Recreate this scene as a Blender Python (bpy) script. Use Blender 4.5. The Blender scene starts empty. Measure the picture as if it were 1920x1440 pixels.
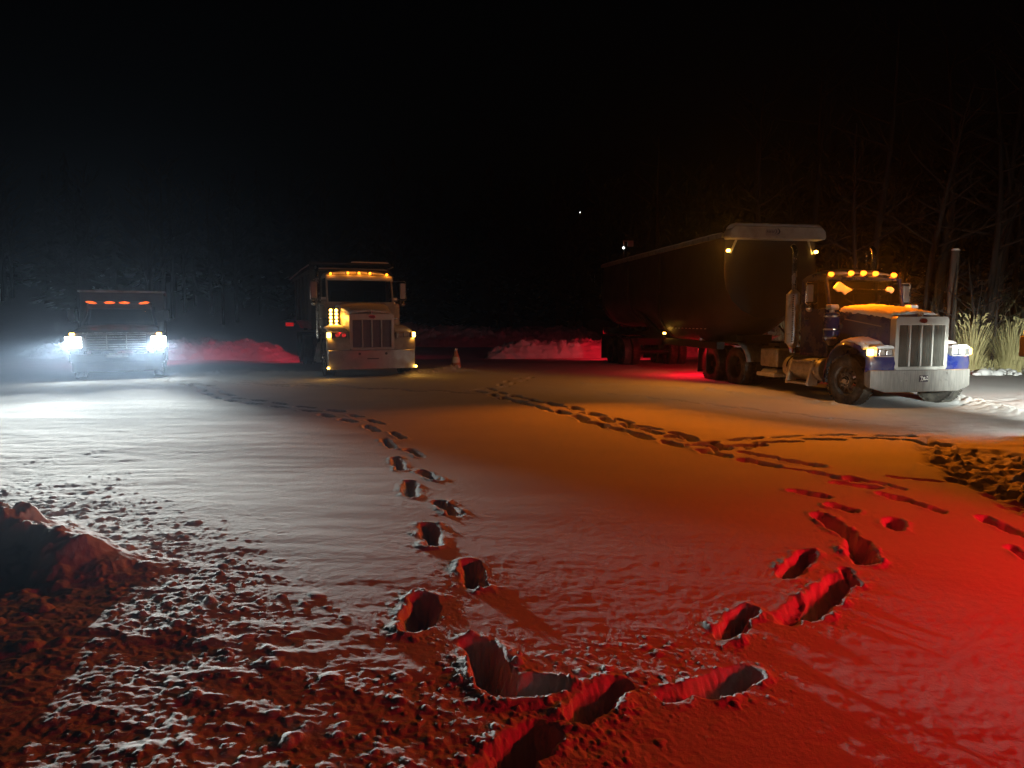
import bpy, bmesh, math, random
import numpy as np
from mathutils import Vector, Matrix
PI = math.pi
rnd = random.Random(7)
sc = bpy.context.scene
COL = sc.collection

# ------------------------------------------------------------------ camera
CAM_H = 1.65
F_PX = 1331.0                      # focal length in pixels of a 1920 wide frame
PITCH = math.atan(120.0 / F_PX)    # the horizon lies 120 px above the middle
cam_d = bpy.data.cameras.new('camera')
cam = bpy.data.objects.new('camera', cam_d); COL.objects.link(cam)
cam_d.sensor_width = 36.0
cam_d.lens = F_PX / 1920.0 * 36.0
cam_d.clip_start = 0.05
cam_d.clip_end = 2000.0
cam.location = (0, 0, CAM_H)
cam.rotation_euler = (PI / 2 - PITCH, 0, 0)
sc.camera = cam

# ------------------------------------------------------------------ night sky, exposure
sc.view_settings.view_transform = 'Standard'
sc.view_settings.look = 'None'
sc.view_settings.exposure = 0.0
sc.view_settings.gamma = 1.0
sc.view_settings.use_curve_mapping = False
w = bpy.data.worlds.new('World'); sc.world = w; w.use_nodes = True
wn = w.node_tree.nodes; wl = w.node_tree.links
sky = wn.new('ShaderNodeTexSky'); sky.sky_type = 'NISHITA'; sky.sun_disc = False
sky.sun_elevation = math.radians(-3.0); sky.sun_rotation = math.radians(200)
sky.air_density = 1.0; sky.dust_density = 2.0
wl.new(sky.outputs[0], wn['Background'].inputs[0])
wn['Background'].inputs[1].default_value = 0.009
cy = sc.cycles
cy.use_denoising = True
try:
    cy.denoiser = 'OPENIMAGEDENOISE'
    cy.denoising_input_passes = 'RGB_ALBEDO_NORMAL'
except Exception: pass
cy.max_bounces = 6; cy.diffuse_bounces = 3; cy.glossy_bounces = 3; cy.transmission_bounces = 4
cy.volume_bounces = 0; cy.transparent_max_bounces = 6
cy.caustics_reflective = False; cy.caustics_refractive = False
cy.sample_clamp_indirect = 4.0
cy.use_light_tree = True
cy.volume_step_rate = 4.0

# ------------------------------------------------------------------ helpers
def ground_xy(px, py, z=0.0):
    """the point of the plane z seen at that place of the photograph"""
    a = math.atan((py - 720.0) / F_PX) + PITCH
    fwd = Vector((0, math.cos(PITCH), -math.sin(PITCH)))
    up = Vector((0, math.sin(PITCH), math.cos(PITCH)))
    d = fwd + Vector((1, 0, 0)) * ((px - 960.0) / F_PX) + up * ((720.0 - py) / F_PX)
    t = (z - CAM_H) / d.z
    return (d.x * t, d.y * t)

def link(o, parent=None):
    COL.objects.link(o)
    if parent is not None: o.parent = parent
    return o

def tag(o, label=None, cat=None, group=None, kind=None):
    if label: o['label'] = label
    if cat: o['category'] = cat
    if group: o['group'] = group
    if kind: o['kind'] = kind
    return o

def empty(name, loc, rz=0.0):
    o = bpy.data.objects.new(name, None)
    o.empty_display_size = 0.3
    o.location = loc; o.rotation_euler = (0, 0, rz)
    return link(o)

def copy_tree(o, parent=None):
    c = o.copy()
    if o.type == 'LIGHT': c.data = o.data
    link(c, parent)
    for ch in list(o.children): copy_tree(ch, c)
    return c

def part(name, mb, mat, parent=None, bevel=0.0, smooth=None, label=None, loc=None):
    me = mb.mesh(name)
    o = bpy.data.objects.new(name, me)
    if mat is not None:
        if isinstance(mat, (list, tuple)):
            for m_ in mat: me.materials.append(m_)
        else: me.materials.append(mat)
    if loc: o.location = loc
    link(o, parent)
    if smooth is not None:
        me.shade_smooth()
        try: me.set_sharp_from_angle(angle=math.radians(smooth))
        except Exception: pass
    if bevel > 0:
        b = o.modifiers.new('bevel', 'BEVEL'); b.width = bevel; b.segments = 2
        b.limit_method = 'ANGLE'; b.angle_limit = math.radians(35)
    if label: o['label'] = label
    return o

class MB:
    """collects shapes for one mesh object"""
    def __init__(s): s.v = []; s.f = []
    def add(s, vs, fs):
        n = len(s.v); s.v += [tuple(v) for v in vs]; s.f += [tuple(i + n for i in f) for f in fs]; return s
    def box(s, x0, x1, y0, y1, z0, z1):
        vs = [(x, y, z) for x in (x0, x1) for y in (y0, y1) for z in (z0, z1)]
        return s.add(vs, [(0,1,3,2),(4,6,7,5),(0,4,5,1),(2,3,7,6),(0,2,6,4),(1,5,7,3)])
    def bar(s, p, q, wy, wz=None):
        """square bar from p to q"""
        wz = wz or wy
        p = Vector(p); q = Vector(q); d = (q - p).normalized()
        u = d.cross(Vector((0, 0, 1)))
        if u.length < 1e-3: u = Vector((0, 1, 0))
        u.normalize(); w_ = u.cross(d).normalized()
        vs = []
        for c in (p, q):
            for a, b in ((-1,-1),(1,-1),(1,1),(-1,1)): vs.append(c + u * a * wy / 2 + w_ * b * wz / 2)
        return s.add(vs, [(3,2,1,0),(4,5,6,7),(0,1,5,4),(1,2,6,5),(2,3,7,6),(3,0,4,7)])
    def cyl(s, p, q, r, r2=None, n=16, caps=True):
        r2 = r if r2 is None else r2
        p = Vector(p); q = Vector(q); d = (q - p).normalized()
        a = Vector((0,0,1)) if abs(d.z) < 0.9 else Vector((1,0,0))
        u = d.cross(a).normalized(); w_ = d.cross(u).normalized()
        vs = []
        for c, rr in ((p, r), (q, r2)):
            for k in range(n):
                t = 2*PI*k/n; vs.append(c + (u*math.cos(t) + w_*math.sin(t))*rr)
        fs = [(k, (k+1)%n, n+(k+1)%n, n+k) for k in range(n)]
        if caps: fs += [tuple(range(n-1,-1,-1)), tuple(range(n, 2*n))]
        return s.add(vs, fs)
    def tube(s, pts, r, n=8):
        pts = [Vector(p) for p in pts]; vs = []; m = len(pts)
        rr = r if isinstance(r, (list, tuple)) else [r]*m
        u = None
        for i, p in enumerate(pts):
            d = (pts[min(i+1, m-1)] - pts[max(i-1, 0)]).normalized()
            if u is None:
                a = Vector((0,0,1)) if abs(d.z) < 0.9 else Vector((1,0,0))
                u = d.cross(a).normalized()
            else:
                u = (u - d*u.dot(d)).normalized()
            w_ = d.cross(u)
            for k in range(n):
                t = 2*PI*k/n; vs.append(p + (u*math.cos(t) + w_*math.sin(t))*rr[i])
        fs = [(i*n+k, i*n+(k+1)%n, (i+1)*n+(k+1)%n, (i+1)*n+k) for i in range(m-1) for k in range(n)]
        fs += [tuple(range(n-1,-1,-1)), tuple(range((m-1)*n, m*n))]
        return s.add(vs, fs)
    def loft(s, secs, cap=True, closed=True):
        """skin over cross sections with the same number of points"""
        n = len(secs[0]); vs = [p for sct in secs for p in sct]; fs = []
        for i in range(len(secs)-1):
            for k in range(n if closed else n-1):
                fs.append((i*n+k, i*n+(k+1)%n, (i+1)*n+(k+1)%n, (i+1)*n+k))
        if cap and closed:
            fs += [tuple(range(n-1,-1,-1)), tuple(range((len(secs)-1)*n, len(secs)*n))]
        return s.add(vs, fs)
    def lathe(s, prof, c, n=32, axis='y', caps=False):
        """profile of (radius, offset) turned about an axis through c"""
        vs = []
        for r, o_ in prof:
            for k in range(n):
                t = 2*PI*k/n
                if axis == 'y': vs.append((c[0]+r*math.cos(t), c[1]+o_, c[2]+r*math.sin(t)))
                elif axis == 'x': vs.append((c[0]+o_, c[1]+r*math.cos(t), c[2]+r*math.sin(t)))
                else: vs.append((c[0]+r*math.cos(t), c[1]+r*math.sin(t), c[2]+o_))
        m = len(prof)
        fs = [(i*n+k, i*n+(k+1)%n, (i+1)*n+(k+1)%n, (i+1)*n+k) for i in range(m-1) for k in range(n)]
        if caps and prof[0][0] > 1e-4: fs.append(tuple(range(n-1,-1,-1)))
        if caps and prof[-1][0] > 1e-4: fs.append(tuple(range((m-1)*n, m*n)))
        return s.add(vs, fs)
    def prism(s, poly, a, b, axis='y'):
        """polygon extruded from a to b along an axis; poly in the other two axes"""
        n = len(poly); vs = []
        for t in (a, b):
            for p, q in poly:
                vs.append({'y': (p, t, q), 'x': (t, p, q), 'z': (p, q, t)}[axis])
        fs = [(k, (k+1)%n, n+(k+1)%n, n+k) for k in range(n)]
        fs += [tuple(range(n-1,-1,-1)), tuple(range(n, 2*n))]
        return s.add(vs, fs)
    def mesh(s, name):
        me = bpy.data.meshes.new(name)
        me.from_pydata(s.v, [], s.f)
        bm = bmesh.new(); bm.from_mesh(me)
        bmesh.ops.remove_doubles(bm, verts=bm.verts, dist=1e-5)
        bmesh.ops.recalc_face_normals(bm, faces=bm.faces)
        bm.to_mesh(me); bm.free(); me.update()
        return me

# ------------------------------------------------------------------ materials
def mat(name, col, rough=0.5, metal=0.0, var=0.15, scale=4.0, bump=0.0, bscale=40.0, coat=0.0, dirt=None, dscale=2.0, spec=0.5, streak=None):
    m = bpy.data.materials.new(name); m.use_nodes = True
    nt = m.node_tree; N = nt.nodes; L = nt.links; b = N['Principled BSDF']
    tc = N.new('ShaderNodeTexCoord')
    if streak:
        mp = N.new('ShaderNodeMapping'); mp.inputs['Scale'].default_value = streak; L.new(tc.outputs['Object'], mp.inputs[0])
        src = mp.outputs[0]
    else: src = tc.outputs['Object']
    nz = N.new('ShaderNodeTexNoise'); nz.inputs['Scale'].default_value = scale; nz.inputs['Detail'].default_value = 5
    L.new(src, nz.inputs['Vector'])
    mx = N.new('ShaderNodeMix'); mx.data_type = 'RGBA'
    mx.inputs[6].default_value = (*[c*(1-var) for c in col], 1)
    mx.inputs[7].default_value = (*[min(1, c*(1+var)) for c in col], 1)
    L.new(nz.outputs['Fac'], mx.inputs[0])
    out = mx.outputs[2]
    if dirt:
        n2 = N.new('ShaderNodeTexNoise'); n2.inputs['Scale'].default_value = dscale; n2.inputs['Detail'].default_value = 8
        n2.inputs['Roughness'].default_value = 0.7
        L.new(src, n2.inputs['Vector'])
        rp = N.new('ShaderNodeValToRGB'); rp.color_ramp.elements[0].position = 0.45; rp.color_ramp.elements[1].position = 0.7
        L.new(n2.outputs['Fac'], rp.inputs[0])
        m2 = N.new('ShaderNodeMix'); m2.data_type = 'RGBA'; m2.inputs[7].default_value = (*dirt, 1)
        L.new(rp.outputs[0], m2.inputs[0]); L.new(out, m2.inputs[6]); out = m2.outputs[2]
        mr = N.new('ShaderNodeMapRange'); mr.inputs[3].default_value = rough; mr.inputs[4].default_value = min(1, rough+0.35)
        L.new(rp.outputs[0], mr.inputs[0]); L.new(mr.outputs[0], b.inputs['Roughness'])
    else:
        b.inputs['Roughness'].default_value = rough
    L.new(out, b.inputs['Base Color'])
    b.inputs['Metallic'].default_value = metal
    b.inputs['Coat Weight'].default_value = coat
    b.inputs['Specular IOR Level'].default_value = spec
    if bump > 0:
        n3 = N.new('ShaderNodeTexNoise'); n3.inputs['Scale'].default_value = bscale; n3.inputs['Detail'].default_value = 4
        L.new(tc.outputs['Object'], n3.inputs['Vector'])
        bp = N.new('ShaderNodeBump'); bp.inputs['Strength'].default_value = 1.0; bp.inputs['Distance'].default_value = bump
        L.new(n3.outputs['Fac'], bp.inputs['Height']); L.new(bp.outputs[0], b.inputs['Normal'])
    return m

def emit(name, col, strength):
    m = bpy.data.materials.new(name); m.use_nodes = True
    b = m.node_tree.nodes['Principled BSDF']
    b.inputs['Base Color'].default_value = (*col, 1)
    b.inputs['Roughness'].default_value = 0.3
    b.inputs['Emission Color'].default_value = (*col, 1)
    b.inputs['Emission Strength'].default_value = strength
    return m

def glass(name, tint=(0.6, 0.65, 0.7)):
    m = bpy.data.materials.new(name); m.use_nodes = True
    b = m.node_tree.nodes['Principled BSDF']
    b.inputs['Base Color'].default_value = (*tint, 1)
    b.inputs['Roughness'].default_value = 0.03
    b.inputs['Transmission Weight'].default_value = 1.0
    b.inputs['IOR'].default_value = 1.1
    return m

M = {}
M['blue'] = mat('navy_paint', (0.006, 0.016, 0.115), 0.24, 0.0, 0.1, coat=0.6, dirt=(0.05, 0.055, 0.09), dscale=1.6)
M['cream'] = mat('cream_paint', (0.42, 0.40, 0.35), 0.35, coat=0.3, dirt=(0.24, 0.21, 0.17), dscale=1.7)
M['darkpaint'] = mat('dark_paint', (0.03, 0.035, 0.05), 0.35, coat=0.3, dirt=(0.09, 0.085, 0.08))
M['chrome'] = mat('chrome', (0.62, 0.62, 0.6), 0.16, 1.0, 0.08, 3, dirt=(0.30, 0.30, 0.29), dscale=2.5)
M['alu'] = mat('dirty_aluminium', (0.55, 0.55, 0.53), 0.42, 0.7, 0.15, 5, dirt=(0.33, 0.32, 0.30), dscale=6)
M['salt'] = mat('salt_streaked_bumper', (0.21, 0.21, 0.205), 0.38, 0.5, 0.4, 9, dirt=(0.33, 0.325, 0.30), dscale=7, streak=(1, 4.0, .35))
M['grille'] = mat('salted_grille_metal', (0.42, 0.42, 0.40), 0.42, 0.45, 0.2, 6, dirt=(0.5, 0.5, 0.47), dscale=5)
M['wheelsteel'] = mat('grimy_wheel_steel', (0.20, 0.20, 0.19), 0.5, 0.5, 0.3, 8, dirt=(0.11, 0.105, 0.09), dscale=8)
M['dullchrome'] = mat('dull_chrome', (0.32, 0.31, 0.30), 0.34, 0.7, 0.2, 5, dirt=(0.28, 0.26, 0.24), dscale=4)
M['rubber'] = mat('tyre_rubber', (0.035, 0.034, 0.032), 0.85, 0, 0.25, 6, bump=0.004, bscale=25, dirt=(0.16, 0.155, 0.13), dscale=3)
M['black'] = mat('black_steel', (0.012, 0.012, 0.013), 0.55, 0, 0.3, 6, dirt=(0.05, 0.045, 0.04))
M['mesh'] = mat('grille_mesh', (0.10, 0.10, 0.09), 0.4, 0.6, 0.3, 8)
M['glass'] = glass('window_glass')
M['seat'] = mat('seat_vinyl', (0.03, 0.03, 0.032), 0.7)
M['tub'] = mat('trailer_tub_steel', (0.022, 0.013, 0.012), 0.6, 0, 0.25, 1.5, dirt=(0.038, 0.027, 0.025), dscale=1.2)
M['body'] = mat('dump_body_steel', (0.07, 0.065, 0.06), 0.55, 0, 0.25, 1.5, dirt=(0.14, 0.12, 0.10))
M['headerpaint'] = mat('tarp_housing_paint', (0.42, 0.39, 0.34), 0.5, 0, 0.12, 2, dirt=(0.28, 0.24, 0.20))
M['bark'] = mat('bark', (0.022, 0.018, 0.015), 0.9, 0, 0.4, 5, bump=0.01, bscale=18)
M['wood'] = mat('weathered_pole_wood', (0.085, 0.066, 0.05), 0.9, 0, 0.4, 3, bump=0.006, bscale=14)
M['reed'] = mat('dry_reed_grass', (0.50, 0.45, 0.22), 0.8, 0, 0.35, 3)
M['twig'] = mat('brush_twigs', (0.17, 0.15, 0.08), 0.85, 0, 0.4, 2)
M['badge'] = mat('red_enamel', (0.12, 0.012, 0.01), 0.3)
M['white'] = mat('white_paint', (0.75, 0.75, 0.72), 0.5, dirt=(0.5, 0.49, 0.46), dscale=5)
M['cone'] = mat('faded_cone_rubber', (0.50, 0.20, 0.09), 0.7, 0, 0.2, 5, dirt=(0.5, 0.42, 0.36), dscale=8)
M['lens_off'] = mat('unlit_lamp_glass', (0.40, 0.42, 0.42), 0.15, 0.3, 0.3, 30)
M['marks'] = mat('dark_lettering', (0.04, 0.035, 0.05), 0.6)
M['logoplate'] = mat('logo_patch', (0.30, 0.27, 0.27), 0.5)
M['amber'] = emit('amber_lens', (1.0, 0.27, 0.015), 22)
M['ambersoft'] = emit('amber_lens_dim', (1.0, 0.33, 0.02), 3.2)
M['amberoval'] = emit('amber_lens_faint', (1.0, 0.16, 0.02), 1.0)
M['amberhot'] = emit('amber_lens_hot', (1.0, 0.50, 0.07), 20)
M['amberwhite'] = emit('amber_lens_burning', (1.0, 0.215, 0.012), 4.6)
M['red'] = emit('red_lens', (1.0, 0.01, 0.02), 2.5)
M['head'] = emit('headlamp_lens', (0.95, 1.0, 0.92), 60)
M['pinwhite'] = emit('white_lamp_lens', (0.9, 1.0, 0.95), 6)

def snow_material():
    m = bpy.data.materials.new('snow'); m.use_nodes = True
    nt = m.node_tree; N = nt.nodes; L = nt.links; b = N['Principled BSDF']
    tc = N.new('ShaderNodeTexCoord')
    nz = N.new('ShaderNodeTexNoise'); nz.inputs['Scale'].default_value = 1.2; nz.inputs['Detail'].default_value = 6
    L.new(tc.outputs['Object'], nz.inputs['Vector'])
    mx = N.new('ShaderNodeMix'); mx.data_type = 'RGBA'
    mx.inputs[6].default_value = (0.72, 0.73, 0.75, 1); mx.inputs[7].default_value = (0.84, 0.84, 0.84, 1)
    L.new(nz.outputs['Fac'], mx.inputs[0]); L.new(mx.outputs[2], b.inputs['Base Color'])
    b.inputs['Roughness'].default_value = 0.95
    b.inputs['Specular IOR Level'].default_value = 0.08
    n1 = N.new('ShaderNodeTexNoise'); n1.inputs['Scale'].default_value = 38; n1.inputs['Detail'].default_value = 6; n1.inputs['Roughness'].default_value = 0.65
    n2 = N.new('ShaderNodeTexNoise'); n2.inputs['Scale'].default_value = 170; n2.inputs['Detail'].default_value = 3
    for n_ in (n1, n2): L.new(tc.outputs['Object'], n_.inputs['Vector'])
    b1 = N.new('ShaderNodeBump'); b1.inputs['Strength'].default_value = 0.7; b1.inputs['Distance'].default_value = 0.0062
    b2 = N.new('ShaderNodeBump'); b2.inputs['Strength'].default_value = 0.6; b2.inputs['Distance'].default_value = 0.0026
    L.new(n1.outputs['Fac'], b1.inputs['Height']); L.new(n2.outputs['Fac'], b2.inputs['Height'])
    L.new(b1.outputs[0], b2.inputs['Normal']); L.new(b2.outputs[0], b.inputs['Normal'])
    return m
M['snow'] = snow_material()

# ------------------------------------------------------------------ lamps
def beam(name, parent, loc, dirv, power, col, angle=120, blend=1.0, size=0.05, profile=None):
    """a lamp's light; profile = list of (sine of elevation, factor) shapes a headlamp beam up and down"""
    ld = bpy.data.lights.new(name, 'SPOT')
    ld.energy = power; ld.color = col; ld.spot_size = math.radians(angle); ld.spot_blend = blend
    ld.shadow_soft_size = size
    o = bpy.data.objects.new(name, ld)
    o.location = loc
    o.rotation_euler = Vector(dirv).to_track_quat('-Z', 'Y').to_euler()
    link(o, parent)
    if profile:
        ld.use_nodes = True
        nt = ld.node_tree; N = nt.nodes; L = nt.links
        em = N['Emission']
        g = N.new('ShaderNodeNewGeometry'); s = N.new('ShaderNodeSeparateXYZ')
        L.new(g.outputs['Incoming'], s.inputs[0])
        mr = N.new('ShaderNodeMapRange'); mr.inputs[1].default_value = -0.5; mr.inputs[2].default_value = 0.5
        L.new(s.outputs['Z'], mr.inputs[0])
        rp = N.new('ShaderNodeValToRGB'); cr = rp.color_ramp
        while len(cr.elements) > 1: cr.elements.remove(cr.elements[-1])
        for i, (sz, fac) in enumerate(profile):
            e = cr.elements[0] if i == 0 else cr.elements.new(sz + 0.5)
            e.position = sz + 0.5; e.color = (fac, fac, fac, 1)
        L.new(mr.outputs[0], rp.inputs[0]); L.new(rp.outputs[0], em.inputs['Strength'])
    return o

def glow(name, parent, loc, power, col, size=0.04):
    ld = bpy.data.lights.new(name, 'POINT'); ld.energy = power; ld.color = col; ld.shadow_soft_size = size
    o = bpy.data.objects.new(name, ld); o.location = loc
    return link(o, parent)

# ------------------------------------------------------------------ noise on arrays
def _hash(ix, iy, seed):
    h = (ix.astype(np.int64) * 374761393 + iy.astype(np.int64) * 668265263 + seed * 1442695041) & 0xFFFFFFFF
    h = ((h ^ (h >> 13)) * 1274126177) & 0xFFFFFFFF
    return (h ^ (h >> 16)) & 0xFFFFFFFF

def gn(x, y, seed=0):
    """gradient noise, about -1..1"""
    ix = np.floor(x); iy = np.floor(y); fx = x - ix; fy = y - iy
    u = fx*fx*fx*(fx*(fx*6-15)+10); v = fy*fy*fy*(fy*(fy*6-15)+10)
    def g(ox, oy):
        a = _hash(ix+ox, iy+oy, seed) * (2*PI/4294967296.0)
        return np.cos(a)*(fx-ox) + np.sin(a)*(fy-oy)
    n00 = g(0,0); n10 = g(1,0); n01 = g(0,1); n11 = g(1,1)
    return 1.5*((n00*(1-u)+n10*u)*(1-v) + (n01*(1-u)+n11*u)*v)

def fbm(x, y, seed=0, o=4, gain=0.5, lac=2.03):
    s = 0; a = 1
    for k in range(o):
        s = s + a*gn(x, y, seed+k*17); x = x*lac+3.1; y = y*lac+1.7; a *= gain
    return s

def billow(x, y, seed=0, o=3):
    s = 0; a = 1.0
    for k in range(o):
        s = s + a*(1-np.abs(gn(x, y, seed+k*13))*1.6); x = x*2.1+5; y = y*2.1+2; a *= 0.5
    return s

def domes(x, y, seed=0, lo=.12, hi=.48, keep=1.0):
    """rounded clods, one per cell at most, 0..hi high in cell units"""
    ix = np.floor(x); iy = np.floor(y); out = np.zeros(x.shape)
    for ox in (-1, 0, 1):
        for oy in (-1, 0, 1):
            h = _hash(ix+ox, iy+oy, seed); cx = ix+ox+(h & 1023)/1023.0; cy_ = iy+oy+((h >> 10) & 1023)/1023.0
            q = ((h >> 20) & 255)/255.0; k = ((h >> 24) & 255)/255.0
            R_ = (lo+(hi-lo)*q*q)*(k < keep)
            out = np.maximum(out, np.sqrt(np.maximum(0, R_*R_-(x-cx)**2-(y-cy_)**2)))
    return out

def sstep(a, b, x):
    t = np.clip((x-a)/(b-a), 0, 1); return t*t*(3-2*t)

def poly_sd(X, Y, poly):
    """signed distance to a polygon, negative inside"""
    d = np.full(X.shape, 1e9); inside = np.zeros(X.shape, bool); n = len(poly)
    for i in range(n):
        ax, ay = poly[i]; bx, by = poly[(i+1) % n]
        ex, ey = bx-ax, by-ay; t = np.clip(((X-ax)*ex+(Y-ay)*ey)/(ex*ex+ey*ey+1e-12), 0, 1)
        d = np.minimum(d, np.hypot(X-ax-t*ex, Y-ay-t*ey))
        c = ((ay > Y) != (by > Y)) & (X < (bx-ax)*(Y-ay)/(by-ay+1e-12)+ax)
        inside ^= c
    return np.where(inside, -d, d)

def base_z(X, Y):
    r = np.hypot(X, Y)
    z = -0.10*np.exp(-(((X-8.5)/6)**2+((Y-15)/7)**2)) + 0.10*np.exp(-(((X+5)/5)**2+((Y-22)/6)**2))
    z = z + 0.05*fbm(X/7.0, Y/7.0, 5, 2)*sstep(3, 9, r)
    # the snow rises a little towards the left foreground and falls away on the right
    q = np.maximum(0, 8.5-Y); q = q*q/(q+1.5)
    z = z + (.052 - .062*sstep(-2.2, 2.2, X))*q*sstep(12, 6, r)
    # hill behind the lot
    z = z + 5.0*sstep(44, 100, Y + 0.35*np.abs(X) + 5*gn(X/30.0, Y/30.0, 9))
    z = z + 16.0*sstep(110, 320, r)*sstep(0, 1, Y/np.maximum(r, 1)+.4)
    return z

# footprints: ends on the photograph's ground, half width, depth
holes = []
def hole(x1, y1, x2, y2, hw, dep=0.15, rim=1.0):
    a = ground_xy(x1, y1); b = ground_xy(x2, y2); holes.append((a[0], a[1], b[0], b[1], hw*.84, dep*1.1, rim))
# left chain, near to far
hole(797, 1160, 775, 1222, .105, .19)
hole(884, 1080, 890, 1125, .09, .18)
hole(803, 1003, 812, 1045, .085, .17)
hole(824, 952, 852, 976, .08, .16)
hole(766, 908, 772, 941, .08, .16)
hole(790, 884, 820, 903, .075, .15)
hole(742, 857, 752, 880, .08, .15)
hole(766, 840, 790, 854, .075, .14)
hole(720, 823, 736, 838, .08, .14)
hole(734, 811, 756, 822, .075, .14)
hole(686, 799, 706, 810, .08, .13)
hole(690, 789, 716, 796, .07, .13)
# the big holes at the photographer's feet
hole(900, 1250, 945, 1335, .12, .24)
hole(950, 1335, 1035, 1318, .10, .24)
hole(1155, 1305, 1085, 1375, .09, .22)
hole(1400, 1268, 1320, 1300, .11, .20)
hole(1300, 1298, 1250, 1322, .07, .10)
hole(1010, 1420, 930, 1500, .12, .2)
# right chain
hole(1398, 1140, 1358, 1192, .075, .20)
hole(1580, 1075, 1515, 1145, .11, .18)
hole(1505, 1120, 1475, 1160, .09, .06)
hole(1515, 1032, 1475, 1072, .09, .17)
hole(1610, 1010, 1620, 1045, .12, .18)
hole(1540, 965, 1600, 1005, .10, .18)
hole(1585, 1060, 1600, 1085, .07, .12)
hole(1560, 948, 1598, 956, .085, .15)
hole(1672, 972, 1680, 985, .10, .14)
hole(1490, 921, 1545, 931, .10, .14)
hole(1590, 894, 1690, 916, .08, .15)
hole(1655, 928, 1700, 938, .10, .14)
hole(1690, 935, 1765, 958, .055, .13)
hole(1565, 905, 1640, 915, .10, .10)
hole(1520, 884, 1600, 902, .09, .12)
hole(1430, 868, 1530, 884, .06, .12)
hole(1670, 893, 1790, 903, .07, .12)
hole(1840, 968, 1925, 1000, .08, .13)
hole(1895, 1020, 1960, 1050, .07, .12)
def chain(pts, step, off, hw, dep, ln=0.16, jitter=0.05):
    P = [Vector(ground_xy(*p)) for p in pts]
    side = 1; carry = 0
    for a, b in zip(P[:-1], P[1:]):
        L_ = (b-a).length; d = (b-a)/L_; nrm = Vector((-d.y, d.x)); t = carry
        while t < L_:
            c = a + d*t + nrm*side*off + Vector((rnd.uniform(-1,1), rnd.uniform(-1,1)))*jitter
            q = Matrix.Rotation(rnd.uniform(-.25,.25), 2) @ d
            holes.append((c.x-q.x*ln, c.y-q.y*ln, c.x+q.x*ln, c.y+q.y*ln, hw*rnd.uniform(.8,1.15), dep*rnd.uniform(.8,1.15), 1.0))
            side = -side; t += step
        carry = t - L_
chain([(672,788),(610,772),(540,764),(480,757),(425,748),(403,736),(380,724),(330,715),(295,711)], .42, .16, .09, .16, .2)
chain([(905,731),(960,744),(1040,765),(1100,781),(1160,798),(1230,815),(1300,832),(1370,846),(1430,858),(1500,872)], .34, .20, .10, .17, .22)
chain([(985,708),(940,724),(905,731)], .5, .15, .075, .10, .2)
chain([(950,742),(1040,762),(1130,786),(1230,812),(1340,838)], .42, .26, .09, .15, .25)
chain([(1330,832),(1400,824),(1500,815),(1600,812),(1700,815),(1760,822)], .4, .17, .09, .15, .26)
chain([(1350,842),(1420,829),(1480,824)], .6, .1, .075, .12, .26)
chain([(1130,735),(1250,745),(1350,754),(1450,765),(1560,776),(1650,787)], .45, .08, .06, .09, .24)
chain([(420,721),(560,727),(700,731),(900,737)], .6, .12, .07, .09, .3)
chain([(300,711),(420,716),(520,722),(640,728)], .5, .2, .07, .10, .3)
chain([(800,705),(900,700),(1000,699),(1080,704)], .9, .2, .06, .06, .3)

pit = [ground_xy(*p) for p in [(-70,928),(0,938),(60,975),(150,1015),(218,1058),(196,1105),(172,1160),(160,1240),(150,1292),(120,1285),(95,1248),(60,1252),(30,1235),(0,1212),(-70,1195),(-110,1080)]]
churn = [ground_xy(*p) for p in [(1735,815),(1800,832),(1870,838),(1930,850),(2000,880),(2000,960),(1925,968),(1860,930),(1800,900),(1745,868),(1720,838)]]
rough = [ground_xy(*p) for p in [(1600,770),(1830,738),(1925,735),(2050,760),(2050,840),(1800,835),(1700,815)]]

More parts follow.
